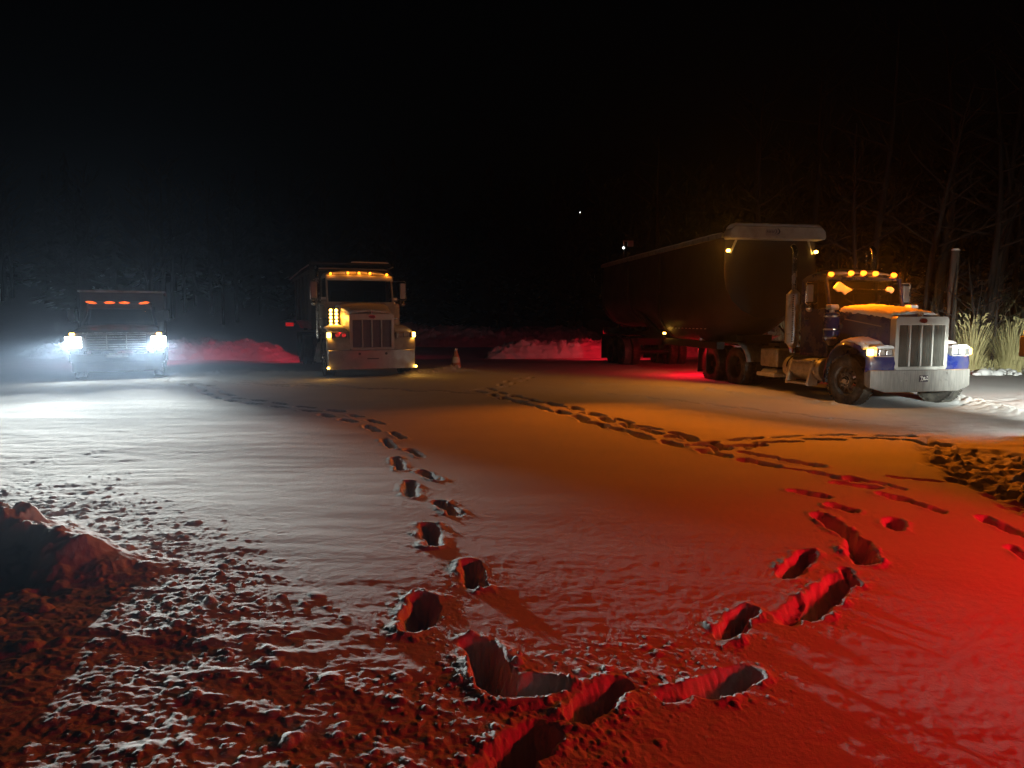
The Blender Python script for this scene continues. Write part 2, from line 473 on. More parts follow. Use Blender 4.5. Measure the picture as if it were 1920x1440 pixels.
def snow_z(X, Y, detail=True):
    z = base_z(X, Y)
    if not detail: return z
    Yc = np.maximum(Y, 0.3)
    px = 960 + F_PX*X/(Yc*1.0); py = 600 + F_PX*CAM_H/Yc
    r = np.hypot(X, Y)
    near = 1 - sstep(14, 26, r)
    # wind shaped undulation, long ripples across the view
    z = z + .010*gn(X*.45, Y*.8, 31)*near + .0026*(1+.8*sstep(.5, -3, X))*gn(X*.9+Y*.2, Y*2.6, 33)*near + .0013*sstep(1.5, -3, X)*gn(X*1.7+Y*.3, Y*5.5, 34)*near + .0007*gn(X*2.2, Y*9.0, 35)*(1-sstep(9, 15, r))
    z = z + .0011*fbm(X*11, Y*13, 41, 3)*(1-sstep(6, 12, r))
    # rough wind crust to the left and in the foreground
    ml = sstep(60, 460, (py-760) - (px-60)*0.42) * (1 - sstep(640, 1120, px - 0.28*(py-1000)))
    ml = ml + .40*sstep(0, 500, 640-px)*sstep(745, 840, py)
    ml = np.clip(ml, 0, 1)
    sa = gn(X*2.6+.7*Y, Y*5.2, 51) + .6*gn(X*5.5, Y*11, 53) + .3*gn(X*12, Y*22, 55)
    z = z + (.0068+.0035*sstep(3.8, 5.5, Y))*ml*sa + .0022*ml*gn(X*26, Y*36, 56)
    # ripples further off on the left
    z = z + .003*sstep(900, 500, px)*(1-sstep(10, 17, r))*gn(X*1.6, Y*4.5, 57)
    # clods round the pit and along the bottom edge
    dp = np.full(X.shape, 9.0)
    sel = (X < 0.5) & (Y < 12) & (Y > 0) & (r < 13)
    wx = .10*gn(X[sel]*2.3, Y[sel]*2.3, 71)+.04*gn(X[sel]*8, Y[sel]*8, 73)
    dp[sel] = poly_sd(X[sel]+wx, Y[sel]+.6*wx, pit)
    m2 = np.clip(sstep(1.35, .15, dp)*sstep(-.55, -.2, dp), 0, 1)
    m2 = np.maximum(m2, sstep(620, 340, px-.10*(py-1250))*sstep(1020, 1120, py))
    m2 = np.maximum(m2, .8*sstep(1310, 1380, py+.04*(px-650)+25*gn(X*3, Y*3, 75))*sstep(1420, 1150, px))
    m2 = np.maximum(m2, .55*sstep(1180, 1250, py)*sstep(80, 0, np.abs(px-1280+1.35*(py-1200))-120))
    keep = m2*(r < 9)
    on_ = keep > .02; xx, yy, kk = X[on_], Y[on_], keep[on_]
    wx_ = .012*gn(xx*22, yy*22, 80); wy_ = .012*gn(xx*22+9, yy*22, 80)
    xw_, yw_ = xx+wx_+.03*gn(xx*6, yy*6, 79), yy+wy_
    zz = .006*gn(xx*3.4+.5*yy, yy*6.5, 81) + .005*gn(xx*9, yy*15, 82) + .022*gn(xx*1.5, yy*1.5, 89)*sstep(420, 220, px[on_])
    zz = zz + .15*.65*domes(xw_/.15, yw_/.15, 83, .1, .42, .09) + .075*.65*domes(xw_/.075, yw_/.075, 84, .1, .45, .26) + .035*.7*domes(xw_/.035, yw_/.035, 85, .1, .5, .34)
    z[on_] += kk*zz*(.75+.4*gn(xx*2.2, yy*2.2, 87)) + kk*.0035*gn(xx*34, yy*34, 86)
    # scattered clods in a wide apron
    m3 = (ml > .15)*(r < 12)
    on_ = m3 > 0; xx, yy = X[on_]+.012*gn(X[on_]*20, Y[on_]*20, 90), Y[on_]
    z[on_] += (.10*.55*domes(xx/.10, yy/.10, 91, .1, .45, .09) + .05*.7*domes(xx/.05, yy/.05, 92, .1, .5, .25))*sstep(.0, .5, gn(xx*.9, yy*.9, 93))*sstep(.15, .5, ml[on_])
    # churned strip on the right, trampled and driven
    sel = (r > 4) & (r < 20) & (X > 2)
    x_, y_ = X[sel], Y[sel]
    w1 = .15*gn(x_*1.7, y_*1.7, 95)+.06*gn(x_*5, y_*5, 96)
    dc = poly_sd(x_+w1, y_+w1, churn); mc = sstep(.12, -.15, dc)
    dr = poly_sd(x_+w1, y_+w1, rough); mr = sstep(.3, -.6, dr)
    zz = mc*(-.08 + .07*(billow(x_*2.4, y_*2.4, 97, 3)-.8) + .30*.6*domes((x_+.3*w1)/.30, y_/.30, 94, .15, .5, .6) + .12*.8*domes((x_+.2*w1)/.12, y_/.12, 98, .1, .5, .6))
    zz = zz + mr*(.022*gn(x_*2.0, y_*4.0, 99)+.018*np.abs(gn(x_*5, y_*7, 100))-.01)
    z[sel] += zz
    # loose ridge thrown up beside the parked truck
    for (pa, pb, amp, wd) in (((1080,716),(1330,729),.03,.10),((1330,729),(1560,752),.06,.16),((1560,752),(1700,772),.03,.2),((1800,742),(1930,770),.10,.35),((330,707),(470,701),.10,.3),((470,704),(620,708),.09,.25),((770,709),(850,700),.10,.3),((850,700),(960,703),.05,.4)):
        a = ground_xy(*pa); b = ground_xy(*pb)
        ex, ey = b[0]-a[0], b[1]-a[1]; l2 = ex*ex+ey*ey
        s2 = (X > min(a[0],b[0])-1) & (X < max(a[0],b[0])+1) & (Y > min(a[1],b[1])-1) & (Y < max(a[1],b[1])+1)
        xs, ys = X[s2], Y[s2]
        t = np.clip(((xs-a[0])*ex+(ys-a[1])*ey)/l2, 0, 1)
        d = np.hypot(xs-a[0]-t*ex, ys-a[1]-t*ey) + .07*gn(xs*2.5, ys*2.5, 101)
        z[s2] += amp*np.exp(-(d/wd)**2)*(.6+.8*np.abs(gn(xs*5, ys*5, 103))+.3*np.abs(gn(xs*13, ys*13, 105)))
    # footprints: a steep walled hole with a crumbled rim and drag marks
    crumbs = 1.8*domes(X/.045+.3*gn(X*30, Y*30, 110), Y/.045, 111, .1, .5, .6) + .9*domes(X/.022, Y/.022, 113, .1, .5, .6)
    wob = .026*gn(X*6, Y*6, 115) + .012*gn(X*17, Y*17, 116) + .006*gn(X*40, Y*40, 117)
    cut = np.zeros(X.shape); rimz = np.zeros(X.shape)
    for (ax, ay, bx, by, hw, dep, rim) in holes:
        m = hw + .32
        idx = np.nonzero((X > min(ax,bx)-m) & (X < max(ax,bx)+m) & (Y > min(ay,by)-m) & (Y < max(ay,by)+m))
        if idx[0].size == 0: continue
        xs = X[idx]; ys = Y[idx]; ex, ey = bx-ax, by-ay
        t = np.clip(((xs-ax)*ex+(ys-ay)*ey)/(ex*ex+ey*ey+1e-9), 0, 1)
        d = np.hypot(xs-ax-t*ex, ys-ay-t*ey) - hw*(.85+.15*np.cos((t-.5)*3)) + wob[idx]
        fl = (.84 + .10*gn(xs*7, ys*7, 119) + .10*gn(xs*22, ys*22, 129) + .06*gn(xs*50, ys*50, 130))
        c = dep*sstep(.012, -.078, d)*fl
        c = np.maximum(0, c + sstep(.0, -.01, d)*np.exp(-((d+.035)/.04)**2)*(dep/.2)*(.020*gn(xs*28, ys*28, 131) + .014*gn(xs*60, ys*60, 132)))
        cut[idx] = np.maximum(cut[idx], c)
        rz = rim*dep*((.07*np.exp(-((d-.02)/.03)**2) + .07*crumbs[idx]*np.exp(-((d-.03)/.04)**2))*sstep(-.35, .45, gn(xs*4.5, ys*4.5, 120)) + .035*crumbs[idx]*np.exp(-(np.maximum(d,0)/.15)**2))
        rimz[idx] = np.maximum(rimz[idx], rz*sstep(-.03, .012, d))
    z = z + rimz*(cut < .01) - cut
    # the dark pit on the left
    # a ridge added beyond the hollow to shade it from the headlamps
    rp = [ground_xy(px_, py_, .12+h_) + (h_,) for px_, py_, h_ in ((-330, 925, .25), (-150, 935, .26), (0, 948, .25), (70, 984, .23), (140, 1016, .19), (190, 1050, .09), (225, 1075, .0))]
    s3 = (X < -.8) & (X > -9) & (Y > 3.2) & (Y < 9)
    xs, ys = X[s3]+.10*gn(X[s3]*3, Y[s3]*3, 140)+.03*gn(X[s3]*10, Y[s3]*10, 141), Y[s3]+.08*gn(X[s3]*3+7, Y[s3]*3, 142)
    rz_ = np.zeros(xs.shape)
    for (x0_, y0_, h0_), (x1_, y1_, h1_) in zip(rp[:-1], rp[1:]):
        ex, ey = x1_-x0_, y1_-y0_; t = np.clip(((xs-x0_)*ex+(ys-y0_)*ey)/(ex*ex+ey*ey), 0, 1)
        d_ = np.hypot(xs-x0_-t*ex, ys-y0_-t*ey); rz_ = np.maximum(rz_, (h0_+(h1_-h0_)*t)*np.exp(-(d_/.24)**2))
    z[s3] += rz_*(1+.18*gn(xs*4, ys*4, 143)) + np.clip(rz_*5, 0, 1)*(.05*domes(xs/.10, ys/.10, 144, .1, .5, .4)+.02*domes(xs/.04, ys/.04, 145, .1, .5, .5))
    z = z - .10*sstep(-.15, -.6, dp + .05*gn(X*7, Y*7, 122) + .02*gn(X*20, Y*20, 123)) - sstep(-.05, -.3, dp)*(.06*gn(X*3, Y*3, 121)+.03*gn(X*9, Y*9, 124)+.012*gn(X*26, Y*26, 125))
    # wheel ruts where the tractor stands are left flat
    return z

def grid_mesh(name, R, A, detail):
    rr, aa = np.meshgrid(R, A, indexing='ij')
    X = rr*np.sin(aa); Y = rr*np.cos(aa)
    Z = snow_z(X, Y, detail)
    return X, Y, Z

def build_ground():
    # step grows with distance
    R = [1.3]
    while R[-1] < 40: R.append(R[-1] + min(.0068*(R[-1]/2.5)**1.25, .11))
    R = np.array(R); A = np.radians(np.linspace(-47, 47, 1000))
    V = []; Fq = []; off = 0
    def addgrid(R, A, detail, drop=0.0):
        nonlocal off
        X, Y, Z = grid_mesh('', R, A, detail)
        Z = Z - drop
        V.append(np.stack([X.ravel(), Y.ravel(), Z.ravel()], 1))
        nr, na = X.shape
        i = np.arange(nr-1)[:, None]*na + np.arange(na-1)[None, :] + off
        Fq.append(np.stack([i, i+1, i+na+1, i+na], -1).reshape(-1, 4)[:, ::-1])
        off += nr*na
    addgrid(R, A, True)
    R2 = np.geomspace(40, 600, 60)
    addgrid(np.concatenate([[R[-1]-.3], R2[1:]]), np.radians(np.linspace(-47.2, 47.2, 130)), False, .03)
    addgrid(np.geomspace(.15, 14, 300), np.radians(np.linspace(46.98, 313.02, 620)), True, .0)
    addgrid(np.concatenate([[13.8], np.geomspace(15, 600, 60)]), np.radians(np.linspace(46.9, 313.1, 260)), False, .02)
    addgrid(np.linspace(0.01, 1.32, 70), np.radians(np.linspace(-47.0, 47.0, 160)), True, .0)
    Va = np.concatenate(V); Fa = np.concatenate(Fq)
    me = bpy.data.meshes.new('snow_ground')
    me.vertices.add(len(Va)); me.vertices.foreach_set('co', Va.astype(np.float32).ravel())
    me.loops.add(Fa.size); me.loops.foreach_set('vertex_index', Fa.astype(np.int32).ravel())
    me.polygons.add(len(Fa)); me.polygons.foreach_set('loop_start', np.arange(0, Fa.size, 4, dtype=np.int32))
    me.update(calc_edges=True); me.validate()
    me.shade_smooth()
    me.materials.append(M['snow'])
    o = bpy.data.objects.new('snow_ground', me)
    link(o); tag(o, kind='structure')
    return o
ground = build_ground()

def gz(x, y):
    return float(base_z(np.array([float(x)]), np.array([float(y)]))[0])

# ------------------------------------------------------------------ vehicle pieces (x forward, y to the vehicle's left)
_wheel_cache = {}
def share(key, fn):
    if key not in _wheel_cache: _wheel_cache[key] = fn()
    return _wheel_cache[key]

def sub(name, me, matl, parent, loc=(0,0,0), rot=(0,0,0), sc_=(1,1,1), smooth=None):
    o = bpy.data.objects.new(name, me); o.location = loc; o.rotation_euler = rot; o.scale = sc_
    if not me.materials: me.materials.append(matl)
    if smooth is not None and not me.get('sm'):
        me.shade_smooth(); me['sm'] = 1
        try: me.set_sharp_from_angle(angle=math.radians(smooth))
        except Exception: pass
    return link(o, parent)

def tyre_mesh(r, wd):
    # outer face at offset 0, inner at +wd; groove rings and tread blocks
    g = .012
    prof = [(r*.56, .03), (r*.60, .005), (r*.72, -.006), (r*.86, .0), (r*.95, .018), (r-.004, .035)]
    k = 5; a = .035; b = wd-.035
    for i in range(k):
        x0 = a + (b-a)*i/k; x1 = a + (b-a)*(i+1)/k
        prof += [(r, x0+.006), (r, x1-.006)]
        if i < k-1: prof += [(r-g, x1-.004), (r-g, x1+.004)]
    prof += [(r-.004, wd-.035), (r*.95, wd-.018), (r*.86, wd), (r*.72, wd+.004), (r*.60, wd-.005), (r*.56, wd-.03)]
    mb = MB(); mb.lathe(prof, (0,0,0), 48, 'y')
    # shoulder lugs
    for q in range(40):
        t = 2*PI*q/40
        for y0, y1 in ((-.002, .034), (wd-.034, wd+.002)):
            c, s_ = math.cos(t), math.sin(t); dt = .045
            pts = []
            for rr in (r*.94, r+.003):
                for tt in (t-dt, t+dt):
                    for yy in (y0, y1): pts.append((rr*math.cos(tt), yy, rr*math.sin(tt)))
            mb.add(pts, [(0,1,3,2),(4,6,7,5),(0,4,5,1),(2,3,7,6),(0,2,6,4),(1,5,7,3)])
    return mb.mesh('tyre')

def rim_mesh(r, wd, dish):
    """dish > 0: the face is sunk (rear), dish < 0: it bulges (front)"""
    R_ = r*.57
    mb = MB()
    mb.lathe([(R_+.012, .0), (R_+.016, .012), (R_, .02), (R_-.02, .05), (R_-.03, max(.08, dish+.05)), (R_-.035, wd-.02), (R_+.01, wd-.005)], (0,0,0), 40, 'y')
    y0 = dish
    mb.lathe([(0, y0-.0), (r*.30, y0), (r*.33, y0+.012), (r*.33, y0+.03), (0, y0+.03)], (0,0,0), 30, 'y')
    mb.lathe([(R_-.02, y0+.05), (r*.46, y0+.035), (r*.455, y0+.06), (R_-.02, y0+.08)], (0,0,0), 40, 'y')
    for q in range(10):
        t = 2*PI*q/10
        a0, a1 = t-.13, t+.13
        pts = []
        for rr, yy in ((r*.31, y0+.006), (r*.475, y0+.040)):
            for tt in (a0, a1):
                for dy in (0, .022): pts.append((rr*math.cos(tt), yy+dy, rr*math.sin(tt)))
        mb.add(pts, [(0,1,3,2),(4,6,7,5),(0,4,5,1),(2,3,7,6),(0,2,6,4),(1,5,7,3)])
    return mb.mesh('rim')

def nuts_mesh(r, y0):
    mb = MB()
    for q in range(10):
        t = 2*PI*(q+.5)/10; c, s_ = math.cos(t)*r*.25, math.sin(t)*r*.25
        mb.cyl((c, y0, s_), (c, y0-.035, s_), .019, .012, 6)
    return mb.mesh('lug_nuts')

def hub_mesh(r, y0, long):
    mb = MB(); L_ = .11 if long else .06
    mb.lathe([(0, y0-L_), (r*.09, y0-L_), (r*.13, y0-L_*.8), (r*.14, y0-.01), (r*.17, y0), (r*.17, y0+.02)], (0,0,0), 20, 'y')
    return mb.mesh('hub')

def wheel(parent, x, yout, side, r=.52, wd=.27, dual=False, front=True, steer=0.0, z=None, chrome=True, nuts='lug_nuts'):
    """wheel whose outer face is at |y| = yout; side -1 = right, +1 = left"""
    z = r if z is None else z
    dish = .03 if front else .15
    tm = share(('tyre', r, wd), lambda: tyre_mesh(r, wd))
    rm = share(('rim', r, wd, dish), lambda: rim_mesh(r, wd, dish))
    rz = (0 if side < 0 else PI) + steer
    o = sub('wheel', rm, M['wheelsteel'] if chrome else M['black'], parent, (x, side*yout, z), (0, 0, rz), smooth=35)
    sub('tyre', tm, M['rubber'], o, smooth=40)
    sub('hub', share(('hub', r, dish), lambda: hub_mesh(r, dish, not front)), M['chrome'] if front else M['black'], o, smooth=40)
    if nuts: tag(sub('lug_nuts', share(('nuts', r, dish), lambda: nuts_mesh(r, dish)), M['chrome'], o), kind='stuff')
    if dual:
        sub('inner_tyre', tm, M['rubber'], o, (0, wd+.07, 0), smooth=40)
    return o

def arc_section(x, wh, zb, zt, r, crown=.03, n=5):
    """half round topped section across y"""
    pts = [(x, -wh, zb), (x, -wh, zt-r)]
    for k in range(1, n+1):
        t = PI/2*k/n; pts.append((x, -wh+r-r*math.cos(t), zt-r+r*math.sin(t)))
    pts.append((x, 0, zt+crown))
    for k in range(n, 0, -1):
        t = PI/2*k/n; pts.append((x, wh-r+r*math.cos(t), zt-r+r*math.sin(t)))
    pts += [(x, wh, zt-r), (x, wh, zb)]
    return pts

def snow_strip(name, parent, rows, thick=.05, seed=1, amp=.02, ragged=.04):
    """a slab of lying snow; rows = list of lists of surface points (same length)"""
    R_ = random.Random(seed)
    nr = len(rows); nc = len(rows[0]); sub_ = 4
    # refine by bilinear interpolation
    def lerp(a, b, t): return Vector(a)*(1-t)+Vector(b)*t
    fine = []
    for i in range(nr-1):
        for s in range(sub_ if i < nr-2 else sub_+1):
            t = s/sub_; row = []
            for j in range(nc-1):
                for q in range(sub_ if j < nc-2 else sub_+1):
                    u = q/sub_
                    row.append(lerp(lerp(rows[i][j], rows[i][j+1], u), lerp(rows[i+1][j], rows[i+1][j+1], u), t))
            fine.append(row)
    n1, n2 = len(fine), len(fine[0])
    mb = MB(); top = []; bot = []
    for i in range(n1):
        for j in range(n2):
            p = fine[i][j]
            e = min(i, n1-1-i)/max(1, n1-1)*2; f = min(j, n2-1-j)/max(1, n2-1)*2
            h = thick*min(1, (e*5)+.25)**.5*min(1, (f*5)+.25)**.5 + R_.uniform(-amp, amp)*.5
            q = p.copy()
            if i in (0, n1-1) or j in (0, n2-1):
                c = fine[n1//2][n2//2]; d = (p-c); d.z = 0
                if d.length > 1e-4: q = p - d.normalized()*R_.uniform(0, ragged)
            top.append(Vector((q.x, q.y, q.z+max(.008, h)))); bot.append(Vector((q.x, q.y, q.z-.004)))
    vs = top+bot; N_ = n1*n2; fs = []
    for i in range(n1-1):
        for j in range(n2-1):
            a = i*n2+j; fs.append((a, a+1, a+n2+1, a+n2)); fs.append((N_+a, N_+a+n2, N_+a+n2+1, N_+a+1))
    ring = [j for j in range(n2)] + [i*n2+n2-1 for i in range(1, n1)] + [(n1-1)*n2+j for j in range(n2-2, -1, -1)] + [i*n2 for i in range(n1-2, 0, -1)]
    for k in range(len(ring)):
        a = ring[k]; b = ring[(k+1) % len(ring)]; fs.append((b, a, N_+a, N_+b))
    mb.add(vs, fs)
    return part(name, mb, M['snow'], parent, smooth=60)

def rrect(y0, y1, z0, z1, r, n=4):
    pts = []
    for (cy_, cz_, a) in ((y1-r, z1-r, 0), (y0+r, z1-r, 90), (y0+r, z0+r, 180), (y1-r, z0+r, 270)):
        for k in range(n+1):
            t = math.radians(a + 90*k/n); pts.append((cy_+r*math.cos(t), cz_+r*math.sin(t)))
    return pts

def frame_loft(outer, inner, x0, x1):
    """a frame (outer outline with an opening) between x0 and x1; outlines have equal point counts in (y,z)"""
    n = len(outer)
    vs = [(x0, *p) for p in outer] + [(x0, *p) for p in inner] + [(x1, *p) for p in outer] + [(x1, *p) for p in inner]
    fs = []
    for k in range(n):
        j = (k+1) % n
        fs += [(k, j, n+j, n+k), (2*n+j, 2*n+k, 3*n+k, 3*n+j), (k, 2*n+k, 2*n+j, j), (n+j, 3*n+j, 3*n+k, n+k)]
    return MB().add(vs, fs)

def big_truck(root, p):
    """long nosed heavy truck: nose, cab, fenders, front axle; p = dict of sizes and paints"""
    P = M[p['paint']]; gz0, gz1, gw = p['gz0'], p['gz1'], p['gw']
    xh = p['xhood']; xc = p['xcab']; zw0, zr = p['belt'], p['roof']; bw = 1.2
    # frame and axle
    mb = MB()
    for s in (-1, 1): mb.box(p['xrear'], -.15, s*.43-.04, s*.43+.04, .62, .86)
    for x in (-1.4, -2.6, p['xrear']+.1, p['xrear']+1.5): mb.box(x-.06, x+.06, -.39, .39, .66, .82)
    part('frame', mb, M['black'], root, bevel=.008)
    mb = MB(); mb.cyl((p['xaxle'], -.95, .50), (p['xaxle'], .95, .50), .07, n=12)
    for s in (-1, 1): mb.bar((p['xaxle']-.6, s*.43, .60), (p['xaxle']+.6, s*.43, .60), .09, .05)
    part('front_axle', mb, M['black'], root, bevel=.005)
    mb = MB(); mb.box(xh-.2, -.35, -.42, .42, .62, 1.3); part('engine_block', mb, M['black'], root, bevel=.03)
    for s in (-1, 1): wheel(root, p['xaxle'], p.get('yfront', 1.2), s, steer=p.get('steer', 0))
    # bumper
    zt, zb, zbe = p['bz1'], p['bz0'], p['bzend']
    mb = MB(); fr = []
    for y, x, b_ in ((-bw, -.14, zbe+.06), (-bw+.03, -.05, zbe), (-.86, .0, zb), (0, .02, zb), (.86, .0, zb), (bw-.03, -.05, zbe), (bw, -.14, zbe+.06)):
        sec = [(x, y, b_+.012), (x, y, zt-.012), (x-.012, y, zt), (x-.05, y, zt), (x-.05, y, b_), (x-.012, y, b_)]
        fr.append(sec)
    mb.loft(fr)
    bp = part('bumper', mb, M[p['bumper']], root, smooth=30)
    mb = MB()
    for y in (-.52, -.40, .42, .54): mb.cyl((.02, y, zt-.21), (.034, y, zt-.21), .012, .009, 10)
    for y in (-.45, .55): mb.cyl((.02, y, zt-.07), (.034, y, zt-.07), .012, .009, 10)
    tag(part('bumper_bolts', mb, M['chrome'], bp), kind='stuff')
    if p.get('plate'):
        y0 = .0; z0 = zt-.24
        mb = MB().box(.018, .030, y0-.10, y0+.10, z0, z0+.13)
        pl = part('plate', mb, M['marks'], bp)
        mk = MB()   # pale worn marks left on the plate
        mk.tube([(.032, y0-.06, z0+.115), (.032, y0-.015, z0+.085), (.032, y0-.01, z0+.05), (.032, y0-.035, z0+.02)], .008, 5)
        mk.tube([(.032, y0-.095, z0+.11), (.032, y0-.05, z0+.09), (.032, y0-.055, z0+.045), (.032, y0-.075, z0+.015)], .006, 5)
        mk.tube([(.032, y0+.09, z0+.05), (.032, y0+.05, z0+.055), (.032, y0+.02, z0+.04), (.032, y0+.0, z0+.065), (.032, y0+.02, z0+.1)], .011, 5)
        mk.cyl((.031, y0+.075, z0+.10), (.034, y0+.075, z0+.10), .014, n=8)
        part('plate_marks', mk, M['white'], pl)
    elif p.get('holes'):
        mb = MB()
        for y in (-.36, .36): mb.cyl((.0, y, zt-.10), (.026, y, zt-.10), .035, n=14)
        mb.box(.018, .024, -.16, .16, zt-.25, zt-.22)
        part('tow_hole', mb, M['black'], bp)
    # grille
    gx = -.06
    o_ = rrect(-gw, gw, gz0, gz1, .07); i_ = rrect(-gw+.085, gw-.085, gz0+.07, gz1-.17, .02)
    gs = part('grille_surround', frame_loft(o_, i_, gx, gx-.16), M[p['grille']], root, bevel=.01, smooth=30)
    mb = MB().box(gx-.10, gx-.085, -gw+.08, gw-.08, gz0+.06, gz1-.16)
    k = 26; a = -gw+.09; b = gw-.09
    for q in range(k+1):
        y = a+(b-a)*q/k; mb.box(gx-.085, gx-.078, y-.005, y+.005, gz0+.07, gz1-.17)
    k = 22
    for q in range(1, k):
        z = gz0+.07+(gz1-gz0-.24)*q/k; mb.box(gx-.084, gx-.080, a, b, z-.003, z+.003)
    part('grille_mesh', mb, M['mesh'], gs)
    for q in (1, 2, 3):
        y = a+(b-a)*q/4
        mb = MB().box(gx-.078, gx-.012, y-.018, y+.018, gz0+.07, gz1-.17)
        part('grille_bar', mb, M[p['grille']], gs, bevel=.006)
    mb = MB(); pts = [(math.cos(2*PI*k/24)*.085, gz1-.085+math.sin(2*PI*k/24)*.042) for k in range(24)]
    mb.prism(pts, gx, gx+.014, 'x'); part('badge', mb, M['badge'], gs)
    mb = MB(); mb.prism([(math.cos(2*PI*k/24)*.097, gz1-.085+math.sin(2*PI*k/24)*.053) for k in range(24)], gx, gx+.008, 'x'); part('badge_rim', mb, M['chrome'], gs)
    mb = MB(); mb.box(gx-.16, gx-.01, -.014, .014, gz1+.0, gz1+.07); part('hood_ornament', mb, M['chrome'], gs, bevel=.006)
    # hood
    secs = []
    hw1 = p['hoodw']; z1 = p['zhood']
    for t in (0, .12, .4, .7, 1.0):
        x = -.2 + (xh+.2)*t
        wv = gw-.02 + (hw1-gw+.02)*t; zt_ = gz1 + (z1-gz1)*(t**.8)
        secs.append(arc_section(x, wv, 1.02, zt_, .12, .045*(1-t*.3)))
    hd = part('hood', MB().loft(secs), P, root, smooth=40)
    for s in (-1, 1): part('hood_trim', MB().bar((-.45, s*(gw+.012), gz1-.20), (xh+.25, s*(hw1-.02), z1-.24), .012, .018), M['dullchrome'], hd)
    if p.get('hoodsnow'):
        rows = []
        for t in (.02, .12, .3, .5, .7, .85, .97):
            x = -.2 + (xh+.2)*t; wv = gw-.02+(hw1-gw+.02)*t; zt_ = gz1 + (z1-gz1)*(t**.8)
            rows.append([(x, -wv+.005, zt_-.10), (x, -wv+.035, zt_-.035), (x, -wv+.12, zt_+.002), (x, -wv*.5, zt_+.028), (x, 0, zt_+.045), (x, wv*.5, zt_+.028), (x, wv-.12, zt_+.002), (x, wv-.035, zt_-.035), (x, wv-.005, zt_-.10)])
        snow_strip('snow_cap', hd, rows, p['hoodsnow'], 3, .03, .05)
    # fenders with lamp pods
    ax = p['xaxle']
    path = [(-.10, .74), (-.075, .90), (-.10, 1.03), (-.22, 1.15), (-.42, 1.26), (ax-.02, 1.33), (ax-.30, 1.27), (ax-.52, 1.10), (ax-.66, .85), (ax-.72, .58), (ax-.74, .42)]
    for s in (-1, 1):
        secs = []
        for i, (x, z) in enumerate(path):
            x0, z0 = path[max(0, i-1)]; x1, z1_ = path[min(len(path)-1, i+1)]
            tx, tz = x1-x0, z1_-z0; l = math.hypot(tx, tz); nx, nz = tz/l, -tx/l    # outward normal
            if nz < 0 and i not in (0, 1, len(path)-1, len(path)-2): nx, nz = -nx, -nz
            if i in (0, 1): nx, nz = 1, .15
            if i >= len(path)-2: nx, nz = -1, .1
            yi, yo = gw-.01, bw+.015
            prof = [(yi, .02), (yi+.1, .04), ((yi+yo)/2, .035), (yo-.08, .012), (yo-.02, -.02), (yo, -.07), (yo-.015, -.075), (yo-.05, -.035), (yo-.12, -.012), ((yi+yo)/2, .0), (yi, -.01)]
            secs.append([(x+nx*d, s*y, z+nz*d) for y, d in prof])
        fo = part('fender', MB().loft(secs), P, root, smooth=45)
        if p.get('fendersnow', True):
            rows = []
            for i in (3, 4, 5, 6):
                x, z = path[i]; rows.append([(x, s*(gw+.02), z+.03), (x, s*(gw+.2), z+.035), (x, s*(bw-.12), z+.02), (x, s*(bw-.02), z-.03)])
            snow_strip('snow_cap', fo, rows, .05, 11+s, .015, .05)
        # headlamp pod
        py0, py1 = gw+.05, bw-.10; hz = p['zlamp']; hh = .085
        oo = rrect(py0, py1, hz-hh, hz+hh, .03); ii = rrect(py0+.02, py1-.02, hz-hh+.02, hz+hh-.02, .015)
        fl = frame_loft([(s*a_, b_) for a_, b_ in oo], [(s*a_, b_) for a_, b_ in ii], .0, -.22)
        fl.box(-.22, -.10, min(s*py0, s*py1)+.01, max(s*py0, s*py1)-.01, hz-hh+.01, hz+hh-.01)
        pod = part('headlamp_housing', fl, M[p.get('pod', 'chrome')], root, bevel=.006, smooth=30)
        for q in (0, 1):
            yc = s*(py0+.105+q*.165)
            mb = MB(); mb.box(-.095, -.03, yc-.068, yc+.068, hz-.055, hz+.055)
            hl = part('headlamp', mb, M['lens_off'], pod, bevel=.012)
        if p.get('podsnow', True):
            rows = [[(.0-.22*t, s*(py0+.01), hz+hh), (.0-.22*t, s*((py0+py1)/2), hz+hh+.003), (.0-.22*t, s*(py1-.01), hz+hh)] for t in (0.02, .5, 1)]
            snow_strip('snow_cap', pod, rows, .055, 21+s, .01, .01)
        # turn signal outboard of the pod
        yt = s*(bw-.045); mb = MB(); mb.box(-.16, -.04, yt-.045, yt+.045, hz-.06, hz+.075)
        ts = part('turn_signal', mb, M['amberhot'], root, bevel=.02)
        pw = p.get('turn', 8)
        if pw: glow('turn_signal_light', ts, (-.0, yt, hz+.02), pw, (1, .36, .03), .03)
    # cab
    cw = p['cabw']; xw = xh - .02; tr = .16
    mb = MB()
    secs = []
    lean = .32  # windscreen lean
    for x, z1_ in ((xw, zw0), (xc, zw0)):
        secs.append([(x, -cw, .95), (x, -cw, z1_-.03), (x, -cw+.04, z1_), (x, cw-.04, z1_), (x, cw, z1_-.03), (x, cw, .95)])
    mb.loft(secs)
    cab = part('cab', mb, P, root, bevel=.015)
    # roof
    mb = MB(); secs = []
    xf = xw-lean*.7
    for x, dz, dw in ((xf+.06, -.09, .0), (xf-.02, -.02, .0), (xf-.25, .03, 0), ((xf+xc)/2, .05, 0), (xc+.12, .0, 0), (xc, -.08, .01)):
        secs.append(arc_section(x, cw-dw, zr-.16, zr+dz-.03, min(.10, .16+dz-.035), .035))
    rf = part('roof', MB().loft(secs), P, root, smooth=45)
